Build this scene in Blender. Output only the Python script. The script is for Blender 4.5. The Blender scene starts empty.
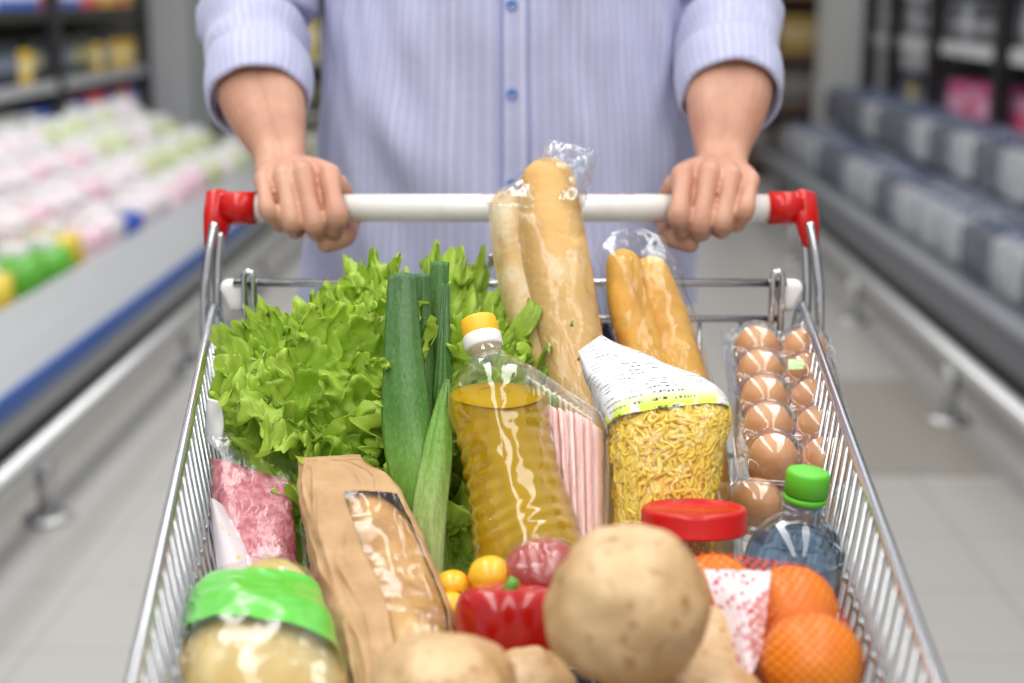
import bpy, bmesh, math, random
from mathutils import Vector, Matrix, noise
C = bpy.context.scene.collection
PI = math.pi
def V3(*a): return Vector(a)
# ------------------------------------------------------------------ camera, world, lights, exposure
CAM_Z, PITCH, FPX = 1.24, math.radians(13.2), 1475.0
cd = bpy.data.cameras.new('camera'); cam = bpy.data.objects.new('camera', cd); C.objects.link(cam)
cam.location = (0, 0, CAM_Z); cam.rotation_euler = (PI/2 - PITCH, 0, 0)
cd.sensor_width = 36.0; cd.lens = 36.0*FPX/1024
cd.clip_start = 0.05; cd.clip_end = 100
cd.dof.use_dof = True; cd.dof.focus_distance = 1.2; cd.dof.aperture_fstop = 3.1
bpy.context.scene.camera = cam
S = bpy.context.scene
S.view_settings.view_transform = 'Standard'; S.view_settings.look = 'None'
S.view_settings.gamma = 1; S.view_settings.use_curve_mapping = False
S.view_settings.exposure = 0.3
S.cycles.use_denoising = True
S.cycles.max_bounces = 12; S.cycles.transparent_max_bounces = 40; S.cycles.transmission_bounces = 10
S.cycles.caustics_reflective = False; S.cycles.caustics_refractive = False
w = bpy.data.worlds.new('world'); S.world = w; w.use_nodes = True
w.node_tree.nodes['Background'].inputs[0].default_value = (0.95, 0.97, 1.0, 1)
w.node_tree.nodes['Background'].inputs[1].default_value = 0.5
def area(name, loc, rot, sx, sy, power, col=(1, 0.98, 0.95)):
    l = bpy.data.lights.new(name, 'AREA'); l.shape = 'RECTANGLE'; l.size = sx; l.size_y = sy; l.energy = power; l.color = col
    o = bpy.data.objects.new(name, l); C.objects.link(o); o.location = loc; o.rotation_euler = rot
    return o
# fluorescent rows on the shop ceiling, and the chiller's own strip light
area('ceiling_light_row', (-0.7, 0.2, 3.0), (0, 0, 0), 0.6, 5.6, 62)
area('ceiling_light_row', (0.9, 0.0, 3.0), (0, 0, 0), 0.6, 5.6, 50)
area('ceiling_light_row', (-1.0, 5.8, 3.0), (0, 0, 0), 0.6, 4.5, 50)
area('ceiling_light_row', (1.1, 6.0, 3.0), (0, 0, 0), 0.5, 4.5, 12)
area('chiller_strip_light', (-2.1, 5.0, 1.74), (0, math.radians(-12), 0), 0.2, 6.0, 9, (0.95, 0.98, 1))

cP, sP = math.cos(PITCH), math.sin(PITCH)
def at(px, py, Y):
    """point on the vertical plane at distance Y seen at a pixel of the photo"""
    u, v = (px-512)/FPX, (341.5-py)/FPX
    d = Vector((u, cP + v*sP, -sP + v*cP))
    return Vector((0, 0, CAM_Z)) + d*(Y/d.y)

# ------------------------------------------------------------------ materials
def lin(c): return tuple((x/12.92 if x <= .04045 else ((x+.055)/1.055)**2.4) for x in c)
def rgb(r, g, b): return lin((r/255, g/255, b/255)) + (1,)
def newmat(name):
    m = bpy.data.materials.new(name); m.use_nodes = True
    nt = m.node_tree; return m, nt, nt.nodes['Principled BSDF'], nt.nodes['Material Output']
def N(nt, t, **kw):
    n = nt.nodes.new(t)
    for k, v in kw.items(): setattr(n, k, v)
    return n
def coords(nt, kind='Object', scale=(1, 1, 1), rot=(0, 0, 0)):
    tc = N(nt, 'ShaderNodeTexCoord'); mp = N(nt, 'ShaderNodeMapping')
    mp.inputs['Scale'].default_value = scale; mp.inputs['Rotation'].default_value = rot
    nt.links.new(tc.outputs[kind], mp.inputs['Vector']); return mp.outputs['Vector']
def ramp(nt, stops, fac):
    r = N(nt, 'ShaderNodeValToRGB'); e = r.color_ramp.elements
    while len(e) < len(stops): e.new(0.5)
    for el, (p, c) in zip(e, stops): el.position = p; el.color = c
    nt.links.new(fac, r.inputs['Fac']); return r.outputs['Color']
def noise_tex(nt, vec, scale, detail=3, rough=.55):
    n = N(nt, 'ShaderNodeTexNoise'); n.inputs['Scale'].default_value = scale; n.inputs['Detail'].default_value = detail
    n.inputs['Roughness'].default_value = rough; nt.links.new(vec, n.inputs['Vector']); return n.outputs['Fac']
def bump(nt, p, fac, strength, dist=.002):
    b = N(nt, 'ShaderNodeBump'); b.inputs['Strength'].default_value = strength; b.inputs['Distance'].default_value = dist
    nt.links.new(fac, b.inputs['Height']); nt.links.new(b.outputs['Normal'], p.inputs['Normal'])
def M(name, col, rough=.5, metal=0, col2=None, vs=20, bs=None, bstr=.2, vscale=(1, 1, 1), lo=.35, hi=.65, sss=0, coat=0, spec=.5, bdist=.002):
    m, nt, p, out = newmat(name)
    p.inputs['Base Color'].default_value = col; p.inputs['Roughness'].default_value = rough; p.inputs['Metallic'].default_value = metal
    p.inputs['Specular IOR Level'].default_value = spec
    if coat: p.inputs['Coat Weight'].default_value = coat; p.inputs['Coat Roughness'].default_value = .08
    if sss: p.inputs['Subsurface Weight'].default_value = sss; p.inputs['Subsurface Radius'].default_value = (.01, .004, .002); p.inputs['Subsurface Scale'].default_value = 1
    if col2 or bs: vec = coords(nt, 'Object', vscale)
    if col2: nt.links.new(ramp(nt, [(lo, col), (hi, col2)], noise_tex(nt, vec, vs, 4)), p.inputs['Base Color'])
    if bs: bump(nt, p, noise_tex(nt, vec, bs, 3), bstr, bdist)
    return m
def M_film(name, tint=(.97, .98, .98, 1), base=.03, edge=.42, rough=.1, bs=110, bstr=.6, bdist=.002):
    """thin clear packaging film: see-through, shiny where it crumples"""
    m, nt, p, out = newmat(name)
    p.inputs['Base Color'].default_value = (1, 1, 1, 1); p.inputs['Roughness'].default_value = rough; p.inputs['Specular IOR Level'].default_value = .8
    g = N(nt, 'ShaderNodeBsdfGlossy'); g.inputs['Roughness'].default_value = rough; g.inputs['Color'].default_value = (1, 1, 1, 1)
    t = N(nt, 'ShaderNodeBsdfTransparent'); t.inputs['Color'].default_value = tint
    lw = N(nt, 'ShaderNodeLayerWeight'); lw.inputs['Blend'].default_value = .35
    mr = N(nt, 'ShaderNodeMapRange'); mr.inputs['From Min'].default_value = .1; mr.inputs['To Min'].default_value = base; mr.inputs['To Max'].default_value = edge
    vec = coords(nt, 'Object', (1, 1, .45))
    b = N(nt, 'ShaderNodeBump'); b.inputs['Strength'].default_value = bstr; b.inputs['Distance'].default_value = bdist
    nt.links.new(noise_tex(nt, vec, bs, 3), b.inputs['Height'])
    nt.links.new(b.outputs['Normal'], g.inputs['Normal']); nt.links.new(b.outputs['Normal'], lw.inputs['Normal'])
    nt.links.new(lw.outputs['Facing'], mr.inputs['Value'])
    mx = N(nt, 'ShaderNodeMixShader'); nt.links.new(mr.outputs['Result'], mx.inputs['Fac'])
    nt.links.new(t.outputs[0], mx.inputs[1]); nt.links.new(g.outputs[0], mx.inputs[2]); nt.links.new(mx.outputs[0], out.inputs['Surface'])
    return m
def M_liquid(name, col, ior=1.33, clear=.35, bs=None, bstr=.1, glow=0, gcol=None):
    """clear liquid or rigid plastic: refraction blended with plain see-through"""
    m, nt, p, out = newmat(name)
    nt.nodes.remove(p); p = N(nt, 'ShaderNodeBsdfRefraction')
    p.inputs['Color'].default_value = col; p.inputs['Roughness'].default_value = .0; p.inputs['IOR'].default_value = ior
    if bs: bump(nt, p, noise_tex(nt, coords(nt), bs, 2), bstr, .004)
    t = N(nt, 'ShaderNodeBsdfTransparent'); t.inputs['Color'].default_value = col
    mx = N(nt, 'ShaderNodeMixShader'); mx.inputs['Fac'].default_value = clear
    nt.links.new(p.outputs[0], mx.inputs[1]); nt.links.new(t.outputs[0], mx.inputs[2])
    last = mx
    if glow:   # slightly cloudy liquid scatters light inside
        tl = N(nt, 'ShaderNodeBsdfDiffuse'); tl.inputs['Color'].default_value = gcol or col; last = N(nt, 'ShaderNodeMixShader'); last.inputs['Fac'].default_value = glow
        nt.links.new(mx.outputs[0], last.inputs[1]); nt.links.new(tl.outputs[0], last.inputs[2])
    nt.links.new(last.outputs[0], out.inputs['Surface'])
    return m
def M_leaf(name, stops, trans=.35, rough=.38, bs=90):
    m, nt, p, out = newmat(name)
    a = N(nt, 'ShaderNodeAttribute'); a.attribute_name = 'rib'
    col = ramp(nt, stops, a.outputs['Fac'])
    vec = coords(nt)
    nz = noise_tex(nt, vec, 60, 3)
    hs = N(nt, 'ShaderNodeHueSaturation'); mr = N(nt, 'ShaderNodeMapRange'); mr.inputs['To Min'].default_value = .7; mr.inputs['To Max'].default_value = 1.3
    nt.links.new(nz, mr.inputs['Value']); nt.links.new(mr.outputs[0], hs.inputs['Value']); nt.links.new(col, hs.inputs['Color'])
    nt.links.new(hs.outputs[0], p.inputs['Base Color']); p.inputs['Roughness'].default_value = rough
    bump(nt, p, noise_tex(nt, vec, bs, 3), .35, .003)
    tr = N(nt, 'ShaderNodeBsdfTranslucent'); nt.links.new(hs.outputs[0], tr.inputs['Color'])
    mx = N(nt, 'ShaderNodeMixShader'); mx.inputs['Fac'].default_value = trans
    nt.links.new(p.outputs[0], mx.inputs[1]); nt.links.new(tr.outputs[0], mx.inputs[2]); nt.links.new(mx.outputs[0], out.inputs['Surface'])
    return m

CHROME = M('chrome', (.62, .63, .65, 1), .2, 1)
STEEL = M('brushed_steel', (.62, .62, .62, 1), .38, .85)
RED_PL = M('red_plastic', rgb(192, 16, 12), .32, coat=.15, spec=.35)
WHITE_PL = M('white_plastic', rgb(238, 236, 232), .35)
GREY_RUB = M('grey_rubber', rgb(60, 60, 62), .6)
SKIN = M('skin', rgb(202, 156, 130), .48, col2=rgb(188, 132, 110), vs=30, bs=260, bstr=.14, sss=.05, lo=.3, hi=.75)
FILM = M_film('clear_film')
FILM_STIFF = M_film('clear_stiff_plastic', base=.055, edge=.55, rough=.06, bs=55, bstr=.35)
FILM_SOFT = M_film('clear_soft_film', base=.02, edge=.4, rough=.12, bs=30, bstr=.3)

# ------------------------------------------------------------------ mesh helpers (world coordinates in, object-local out)
def root_loc(o):
    v = Vector((0, 0, 0))
    while o: v += o.location; o = o.parent
    return v
def part(name, vf, mat, parent=None, smooth=True, uv=None, attr=None, loc=None, label=None):
    vs, fs = vf
    vs = [Vector(v) for v in vs]
    me = bpy.data.meshes.new(name)
    o = bpy.data.objects.new(name, me); C.objects.link(o)
    if parent is not None:
        o.parent = parent; off = root_loc(parent)
    else:
        n = len(vs)
        off = Vector(loc) if loc is not None else Vector((sum(v.x for v in vs)/n, sum(v.y for v in vs)/n, min(v.z for v in vs)))
        o.location = off
    me.from_pydata([v-off for v in vs], [], fs); me.update()
    mats = mat if isinstance(mat, (list, tuple)) else [mat]
    for m in mats: me.materials.append(m)
    if smooth: me.polygons.foreach_set('use_smooth', [True]*len(me.polygons))
    if uv:
        l = me.uv_layers.new(name='UVMap')
        for i, lp in enumerate(me.loops): l.data[i].uv = uv[lp.vertex_index]
    if attr:
        for k, vals in attr.items():
            a = me.attributes.new(k, 'FLOAT', 'POINT'); a.data.foreach_set('value', vals)
    bm = bmesh.new(); bm.from_mesh(me); bmesh.ops.recalc_face_normals(bm, faces=bm.faces); bm.to_mesh(me); bm.free()
    if label: o['label'] = label
    return o
def tag(o, label, cat, group=None):
    o['label'] = label; o['category'] = cat
    if group: o['group'] = group
    return o
def thing(name, label, cat, loc, group=None):
    o = bpy.data.objects.new(name, None); C.objects.link(o); o.location = loc; o.empty_display_size = .02
    return tag(o, label, cat, group)
def structure(o): o['kind'] = 'structure'; return o
def copy_tree(o, parent=None):
    c = o.copy(); C.objects.link(c)
    if parent: c.parent = parent
    for ch in list(o.children): copy_tree(ch, c)
    return c
def merge(*vfs):
    V, F = [], []
    for v, f in vfs:
        k = len(V); V += list(v); F += [tuple(i+k for i in q) for q in f]
    return V, F
def box(lo, hi):
    x0, y0, z0 = lo; x1, y1, z1 = hi
    return ([(x0, y0, z0), (x1, y0, z0), (x1, y1, z0), (x0, y1, z0), (x0, y0, z1), (x1, y0, z1), (x1, y1, z1), (x0, y1, z1)],
            [(0, 3, 2, 1), (4, 5, 6, 7), (0, 1, 5, 4), (1, 2, 6, 5), (2, 3, 7, 6), (3, 0, 4, 7)])
def bevel(o, w, seg=2):
    m = o.modifiers.new('bevel', 'BEVEL'); m.width = w; m.segments = seg; m.limit_method = 'ANGLE'; return o
def grid_faces(rows, n, closed=True, cap0=True, cap1=True):
    F = []
    for i in range(rows-1):
        for j in range(n if closed else n-1):
            a, b = i*n+j, i*n+(j+1) % n
            F.append((a, b, b+n, a+n))
    if closed and cap0: F.append(tuple(range(n-1, -1, -1)))
    if closed and cap1: F.append(tuple((rows-1)*n+j for j in range(n)))
    return F
def catmull(pts, m):
    """resample a list of vectors (or floats) m points per span"""
    out = []; n = len(pts)
    for i in range(n-1):
        p0, p1, p2, p3 = pts[max(i-1, 0)], pts[i], pts[i+1], pts[min(i+2, n-1)]
        for k in range(m):
            t = k/m
            out.append(((2*p1) + (p2-p0)*t + (2*p0-5*p1+4*p2-p3)*t*t + (3*p1-p0-3*p2+p3)*t*t*t)*.5)
    out.append(pts[-1]); return out
def sweep(pts, r, n=8, closed=False, flat=1.0):
    pts = [Vector(p) for p in pts]; m = len(pts)
    rs = r if isinstance(r, (list, tuple)) else [r]*m
    V, F = [], []
    up = None
    for i, p in enumerate(pts):
        a = pts[(i-1) % m] if (i > 0 or closed) else p
        b = pts[(i+1) % m] if (i < m-1 or closed) else p
        t = (b-a).normalized() if (b-a).length > 1e-9 else Vector((0, 0, 1))
        if up is None: up = t.orthogonal().normalized()
        up = (up - t*up.dot(t)); up = up.normalized() if up.length > 1e-6 else t.orthogonal().normalized()
        s = t.cross(up)
        for j in range(n):
            an = 2*PI*j/n
            V.append(p + (up*math.cos(an) + s*math.sin(an)*flat)*rs[i])
    F = grid_faces(m, n, True, not closed, not closed)
    if closed:
        for j in range(n): F.append(((m-1)*n+j, (m-1)*n+(j+1) % n, (j+1) % n, j))
    return V, F
def chain(pts, rs, n=16, sub=6, flat=1.0):
    """tapered limb with rounded ends through the joints"""
    P = catmull([Vector(p) for p in pts], sub); R = catmull(list(rs), sub)
    d0 = (P[0]-P[1]).normalized(); d1 = (P[-1]-P[-2]).normalized()
    A, ra, B, rb = [], [], [], []
    for k in range(1, 6):
        a = PI/2*k/5.2
        A.insert(0, P[0]+d0*R[0]*math.sin(a)); ra.insert(0, R[0]*math.cos(a))
        B.append(P[-1]+d1*R[-1]*math.sin(a)); rb.append(R[-1]*math.cos(a))
    return sweep(A+P+B, ra+R+rb, n, flat=flat)
def lathe(prof, n=40, M4=None, lobes=None):
    V = []
    for r, z in prof:
        for j in range(n):
            a = 2*PI*j/n
            k = lobes(a, z) if lobes else 1
            V.append(Vector((r*k*math.cos(a), r*k*math.sin(a), z)))
    if M4: V = [M4 @ v for v in V]
    return V, grid_faces(len(prof), n)
def smooth_prof(prof, m=5):
    v = catmull([Vector((r, z, 0)) for r, z in prof], m); return [(max(p.x, 1e-4), p.y) for p in v]
def frame(origin, zdir, xdir=(1, 0, 0)):
    z = Vector(zdir).normalized(); x = Vector(xdir); x = (x - z*x.dot(z)).normalized(); y = z.cross(x)
    m = Matrix((x, y, z)).transposed().to_4x4(); m.translation = Vector(origin); return m
def ico(sub=4):
    bm = bmesh.new(); bmesh.ops.create_icosphere(bm, subdivisions=sub, radius=1)
    bm.verts.index_update()
    r = ([v.co.copy() for v in bm.verts], [tuple(v.index for v in f.verts) for f in bm.faces]); bm.free(); return r
def turb(p, f, o=3):
    s, a = 0, 1
    for k in range(o): s += a*noise.noise(p*f); f *= 2.1; a *= .5
    return s
def blob(c, rad, seed=0, amp=.06, f=1.6, rot=(0, 0, 0), sub=4, fine=0):
    from mathutils import Euler
    R = Euler(rot).to_matrix(); sv = Vector((seed*7.3, seed*3.1, seed*5.7)); V, F = ico(sub)
    out = []
    for v in V:
        k = 1 + amp*noise.noise(v*f+sv) + amp*.4*noise.noise(v*f*2.3+sv)
        if fine: k += fine*noise.noise(v*12+sv)
        out.append(Vector(c) + R @ Vector((v.x*rad[0]*k, v.y*rad[1]*k, v.z*rad[2]*k)))
    return out, F
def pillow(secs, m=6, n=48, e=.75, wr=0, wf=30, seed=0, cap=True, front_n=None, sharp=1):
    """loft through sections (left point, right point, thickness); returns rows x n grid, t=0 at right, quarter turn = side facing the camera"""
    L = catmull([Vector(s[0]) for s in secs], m); R = catmull([Vector(s[1]) for s in secs], m); T = catmull([float(s[2]) for s in secs], m)
    rows = len(L); V = []; sv = Vector((seed*3.7, seed*1.9, seed))
    for i in range(rows):
        c = (L[i]+R[i])/2; ax = (R[i]-L[i])/2
        i0, i1 = max(i-1, 0), min(i+1, rows-1)
        sp = (L[i1]+R[i1]-L[i0]-R[i0])
        nr = ax.cross(sp).normalized()
        if nr.dot(Vector((0, 0, CAM_Z))-c) < 0: nr = -nr
        for j in range(n):
            a = 2*PI*j/n; ca, sa = math.cos(a), math.sin(a)
            q = math.copysign(abs(ca)**e, ca); s_ = math.copysign(abs(sa)**e, sa)
            p = c + ax*q + nr*(T[i]/2*s_)
            if wr:
                d = (ax.normalized()*ca + nr*sa)
                p = p + d*(wr*turb(p+sv, wf, 3))
            V.append(p)
    return V, grid_faces(rows, n, True, cap, cap), rows, n
# ================================================================== the shop: floor, columns, chillers, shelves
YAW = math.radians(1.1)
def A(a, b, z=0): return Vector((a*math.cos(YAW)+b*math.sin(YAW), b*math.cos(YAW)-a*math.sin(YAW), z))
def abox(a0, b0, z0, a1, b1, z1):
    v, f = box((a0, b0, z0), (a1, b1, z1)); return [A(*p) for p in v], f
def asweep(pts, r, n=10): return sweep([A(*p) for p in pts], r, n)

def floor_mat():
    m, nt, p, out = newmat('floor_tiles')
    vec = coords(nt, 'Object', (1, 1, 1), (0, 0, YAW))
    br = N(nt, 'ShaderNodeTexBrick'); br.offset = 0; br.inputs['Scale'].default_value = 1
    br.inputs['Brick Width'].default_value = .33; br.inputs['Row Height'].default_value = .33; br.inputs['Mortar Size'].default_value = .003
    br.inputs['Color1'].default_value = rgb(178, 175, 170); br.inputs['Color2'].default_value = rgb(178, 175, 170); br.inputs['Mortar'].default_value = rgb(150, 148, 144)
    nt.links.new(vec, br.inputs['Vector']); nt.links.new(br.outputs['Color'], p.inputs['Base Color'])
    p.inputs['Roughness'].default_value = .33
    return m
structure(part('floor', ([(-6, -2, 0), (6, -2, 0), (6, 16, 0), (-6, 16, 0)], [(0, 1, 2, 3)]), floor_mat(), smooth=False, loc=(0, 0, 0)))
# a patch of darker replacement tiles on the right
structure(part('trim_1', abox(.80, 3.75, .0, 1.22, 4.75, .004), M('dark_tiles', rgb(150, 145, 136), .4), smooth=False))
WALLM = M('shop_wall', rgb(205, 206, 204), .7)
structure(part('wall_back', box((-6, 13.6, 0), (6, 13.75, 3.4)), WALLM, smooth=False))
structure(part('wall_left', box((-6.15, -2, 0), (-6, 13.75, 3.4)), WALLM, smooth=False))
structure(part('wall_right', box((6, -2, 0), (6.15, 13.75, 3.4)), WALLM, smooth=False))
COLM = M('painted_column', rgb(214, 218, 220), .5)
structure(part('trim_2', abox(-2.42, 9.05, 0, -2.12, 9.4, 3.2), COLM, smooth=False))
structure(part('trim_3', abox(1.84, 9.7, 0, 2.24, 10.1, 3.2), M('grey_column', rgb(214, 214, 212), .5), smooth=False))
structure(part('trim_4', abox(-2.10, 9.1, 0, -2.04, 9.2, 3.2), M('edge_column', rgb(150, 160, 156), .4), smooth=False))

# ---- bumper rails along both chillers
def guard_rail(a, z, b0, b1, posts, label, r=.03):
    t = thing('guard_rail', label, 'guard rail', A(a, (b0+b1)/2, 0))
    part('rail_tube', asweep([(a, b0, z), (a, b1, z)], r, 14), STEEL, t)
    for b in posts:
        part('post', asweep([(a, b, .012), (a, b, z)], r*.8, 12), STEEL, t)
        part('foot_plate', asweep([(a, b, 0), (a, b, .012)], .06, 18), STEEL, t)
guard_rail(-1.19, .185, 1.0, 8.0, [1.9, 3.37, 4.85, 6.3], 'low steel bumper rail on the floor along the blue-striped chiller')
guard_rail(1.225, .20, 1.0, 9.5, [1.6, 2.9, 4.27, 5.65, 7.0, 8.4], 'low steel bumper rail on the floor along the black-framed shelving')

# ---- left chiller
CH_GREY = M('chiller_grey', rgb(168, 170, 174), .35); CH_DARK = M('chiller_dark', rgb(42, 43, 46), .5)
CH_BLUE = M('chiller_blue', rgb(38, 92, 176), .35); CH_WHITE = M('chiller_white', rgb(226, 228, 230), .4)
ch = thing('chiller_cabinet', 'long grey open chiller with blue stripe and stocked shelves', 'chiller', A(-2.0, 4.5, 0))
B0, B1 = .6, 9.0
part('kick_panel', abox(-2.8, B0, 0, -1.5, B1, .11), CH_DARK, ch, False)
bevel(part('front_panel', abox(-1.5, B0, .11, -1.37, B1, .195), CH_GREY, ch, False), .01)
bevel(part('blue_stripe', abox(-1.5, B0, .195, -1.34, B1, .262), CH_BLUE, ch, False), .01)
part('top_deck', ([A(*p) for p in [(-1.35, B0, .262), (-1.35, B1, .262), (-1.42, B1, .305), (-1.42, B0, .305), (-1.6, B1, .33), (-1.6, B0, .33), (-1.6, B1, .2), (-1.6, B0, .2)]],
     [(0, 1, 2, 3), (3, 2, 4, 5), (5, 4, 6, 7)]), CH_GREY, ch, False)
part('well_floor', abox(-2.8, B0, .18, -1.6, B1, .24), CH_WHITE, ch, False)
part('back_panel', abox(-2.85, B0, .11, -2.8, B1, 1.95), CH_DARK, ch, False)
SHZ = [.56, .83, 1.17]
for z in SHZ:
    s = part('shelf', abox(-2.8, B0, z-.02, -2.38, 8.9, z), CH_WHITE, ch, False)
    part('price_rail', abox(-2.38, B0, z-.045, -2.355, 8.9, z+.012), CH_GREY if z < 1 else CH_DARK, s, False)
part('canopy', abox(-2.85, B0, 1.78, -2.1, 9.0, 1.95), CH_WHITE, ch, False)
for b in (3.2, 5.1, 7.25, 8.9):
    part('upright', abox(-2.4, b, .3, -2.34, b+.07, 1.78), CH_DARK, ch, False)
part('end_panel', abox(-2.82, 8.97, .11, -2.1, 9.0, 1.95), CH_GREY, ch, False)

# ---- products: one prototype of each kind, then copies
rnd = random.Random(4)
def superbox(sx, sy, sz, e=.35, nu=16, nv=9, wr=0, seed=0):
    V = []
    for i in range(nv+1):
        t = -PI/2 + PI*i/nv
        for j in range(nu):
            a = 2*PI*j/nu
            f = lambda x: math.copysign(abs(x)**e, x)
            p = Vector((f(math.cos(t))*f(math.cos(a))*sx/2, f(math.cos(t))*f(math.sin(a))*sy/2, f(math.sin(t))*sz/2 + sz/2))
            if wr: p += Vector((1, 1, .6))*wr*noise.noise(p*14+Vector((seed, 0, 0)))
            V.append(p)
    return V, grid_faces(nv+1, nu)
def put(proto, used, a, b, z, rz=0, sc=1.0):
    o = proto if not used else copy_tree(proto)
    used.append(1)
    o.location = A(a, b, z); o.rotation_euler = (0, 0, rz-YAW); o.scale = (sc, sc, sc); return o
def veg_bag(col, label, group, cat='bag', s=(.205, .215, .17), col2=None):
    t = thing('vegetable_bag', label, cat, (0, 0, 0), group)
    part('bag_body', superbox(*s, e=.7, wr=.02, seed=rnd.random()*9), M('bag_colour', col, .35, col2=col2 or col, vs=12), t)
    part('sealed_top', superbox(s[0]*.5, s[1]*.3, .05, e=.5), M('bag_seal', rgb(236, 236, 236), .3), t).location = (0, 0, s[2]*.92)
    return [t, []]
kinds = [
    veg_bag(rgb(216, 214, 216), 'plump white bag heaped in the left chiller well', 'white bags in the chiller well', col2=rgb(250, 225, 232)),
    veg_bag(rgb(216, 170, 186), 'plump pale pink bag heaped in the left chiller well', 'pink bags in the chiller well', col2=rgb(250, 236, 240)),
    veg_bag(rgb(190, 202, 146), 'pale green leafy salad bag heaped in the left chiller well', 'pale green bags in the chiller well', col2=rgb(235, 240, 215)),
    veg_bag(rgb(96, 176, 52), 'bright green bag at the front of the left chiller well', 'green bags in the chiller well', s=(.2, .2, .16)),
    veg_bag(rgb(226, 200, 70), 'yellow bag at the front of the left chiller well', 'yellow bags in the chiller well', s=(.19, .2, .16)),
    veg_bag(rgb(50, 84, 176), 'blue bag at the front of the left chiller well', 'blue bags in the chiller well', s=(.18, .18, .15)),
]
b = 3.05
while b < 8.3:
    for r, a in enumerate((-1.72, -1.93, -2.14, -2.31)):
        z = .24 + .075*r + rnd.uniform(0, .02)
        if b > 6.7 and r >= 1 or b > 7.2: k = 2 if rnd.random() < .8 else 0
        elif r == 0: k = 3 if 4.6 < b < 5.0 else 4 if 4.3 < b < 5.3 else 5 if 5.7 < b < 6.0 else rnd.choice([0, 0, 1])
        else: k = rnd.choice([0, 0, 1, 0, 1])
        p, u = kinds[k]
        put(p, u, a+rnd.uniform(-.02, .02), b+rnd.uniform(-.01, .01), z, rnd.uniform(-.3, .3), 1.0)
    b += .235
def carton(col, bandcol, s, label, group, cat='carton'):
    t = thing('food_carton', label, cat, (0, 0, 0), group)
    bevel(part('carton_body', box((-s[0]/2, -s[1]/2, 0), (s[0]/2, s[1]/2, s[2])), M('carton_colour', col, .4), t, False), .006)
    part('label_band', box((-s[0]/2-.001, -s[1]/2-.001, s[2]*.35), (s[0]/2+.001, s[1]/2+.001, s[2]*.7)), M('band_colour', bandcol, .4), t, False)
    return [t, []]
def tub(col, lidcol, r, h, label, group, cat='tub', nm='food_tub'):
    t = thing(nm, label, cat, (0, 0, 0), group)
    part('tub_body', lathe([(r*.8, 0), (r*.85, .004), (r, h*.86), (r, h*.9)], 18), M('tub_colour', col, .35), t)
    part('lid', lathe([(r*1.06, h*.9), (r*1.06, h), (r*.95, h*1.02), (.001, h*1.02)], 18), M('lid_colour', lidcol, .35), t)
    return [t, []]
g1 = 'packs on the lit shelves of the left chiller'
def K(f, c1, c2, *s, d, g, **k): return f(rgb(*c1), rgb(*c2), *s, d + ' on the left chiller shelves', g + ' on the left chiller shelves', **k)
shelfkinds = [
    K(carton, (40, 52, 70), (120, 130, 150), (.12, .13, .2), d='tall dark slate carton with grey band', g='dark slate cartons'),
    K(carton, (58, 66, 60), (170, 160, 120), (.12, .14, .2), d='tall dark green carton with tan band', g='dark green cartons'),
    K(tub, (225, 225, 222), (236, 236, 236), .065, .14, d='white tub with white lid', g='white tubs'),
    K(carton, (226, 84, 90), (244, 190, 180), (.13, .14, .17), d='coral red carton with pale band', g='coral cartons'),
    K(carton, (230, 186, 60), (246, 230, 170), (.13, .14, .16), d='yellow carton with cream band', g='yellow cartons'),
    K(carton, (60, 96, 190), (220, 226, 240), (.13, .14, .15), d='blue carton with white band', g='blue cartons'),
    K(carton, (205, 208, 214), (240, 240, 244), (.14, .15, .14), d='light grey carton with white band', g='light grey cartons'),
]
for si, z in enumerate(SHZ):
    b = 4.0
    while b < 8.85:
        if si == 0: k = rnd.choice([6, 2, 6]) if b < 6.9 else rnd.choice([5, 5, 3, 6])
        elif si == 1: k = rnd.choice([0, 1, 0, 4 if rnd.random() < .3 else 0]) if b < 6.9 else rnd.choice([0, 1, 4, 3])
        else: k = rnd.choice([2, 6, 2]) if b < 6.7 else rnd.choice([3, 4, 3, 5])
        p, u = shelfkinds[k]
        put(p, u, -2.47, b, z, 0)
        b += .165
for p, u in kinds+shelfkinds:
    if not u:
        for q in [p]+list(p.children): bpy.data.objects.remove(q)

# ---- right shelving with black frames
BLK = M('black_steel', rgb(24, 25, 28), .45)
RSH = M('shelf_white', rgb(206, 206, 206), .45)
sh = thing('shelving_unit', 'long grey base shelf with black upright frames and stocked shelves', 'shelving', A(1.9, 4.6, 0))
part('kick_panel', abox(1.5, 1.2, 0, 2.5, 9.4, .12), CH_DARK, sh, False)
bevel(part('front_panel', abox(1.43, 1.2, .12, 1.52, 9.4, .26), M('base_grey', rgb(112, 114, 120), .4), sh, False), .01)
bevel(part('front_lip', abox(1.40, 1.2, .255, 1.46, 9.4, .285), M('lip_grey', rgb(150, 152, 158), .35), sh, False), .006)
part('base_deck', abox(1.46, 1.2, .22, 2.5, 9.4, .25), M('deck_grey', rgb(140, 140, 146), .4), sh, False)
part('back_panel', abox(2.5, 1.2, .12, 2.55, 9.4, 2.0), M('panel_dark', rgb(52, 54, 58), .6), sh, False)
RZ = [.60, 1.0, 1.4]
for z in RZ:
    s = part('shelf', abox(2.08, 1.2, z-.03, 2.5, 9.4, z), RSH, sh, False)
    part('price_rail', abox(2.05, 1.2, z-.05, 2.08, 9.4, z+.015), RSH, s, False)
for b in (3.8, 4.75, 5.62, 6.6, 7.75, 8.65, 9.3):
    part('upright', abox(2.0, b, .25, 2.07, b+.09, 2.0), BLK, sh, False)
for z in (.5, 1.93):
    part('cross_rail', abox(2.0, 1.2, z, 2.06, 9.4, z+.07), BLK, sh, False)
def rk(f, c1, c2, *s, d, g): return f(rgb(*c1), rgb(*c2), *s, d + ' on the black-framed shelves', g + ' on the black-framed shelves')
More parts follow.
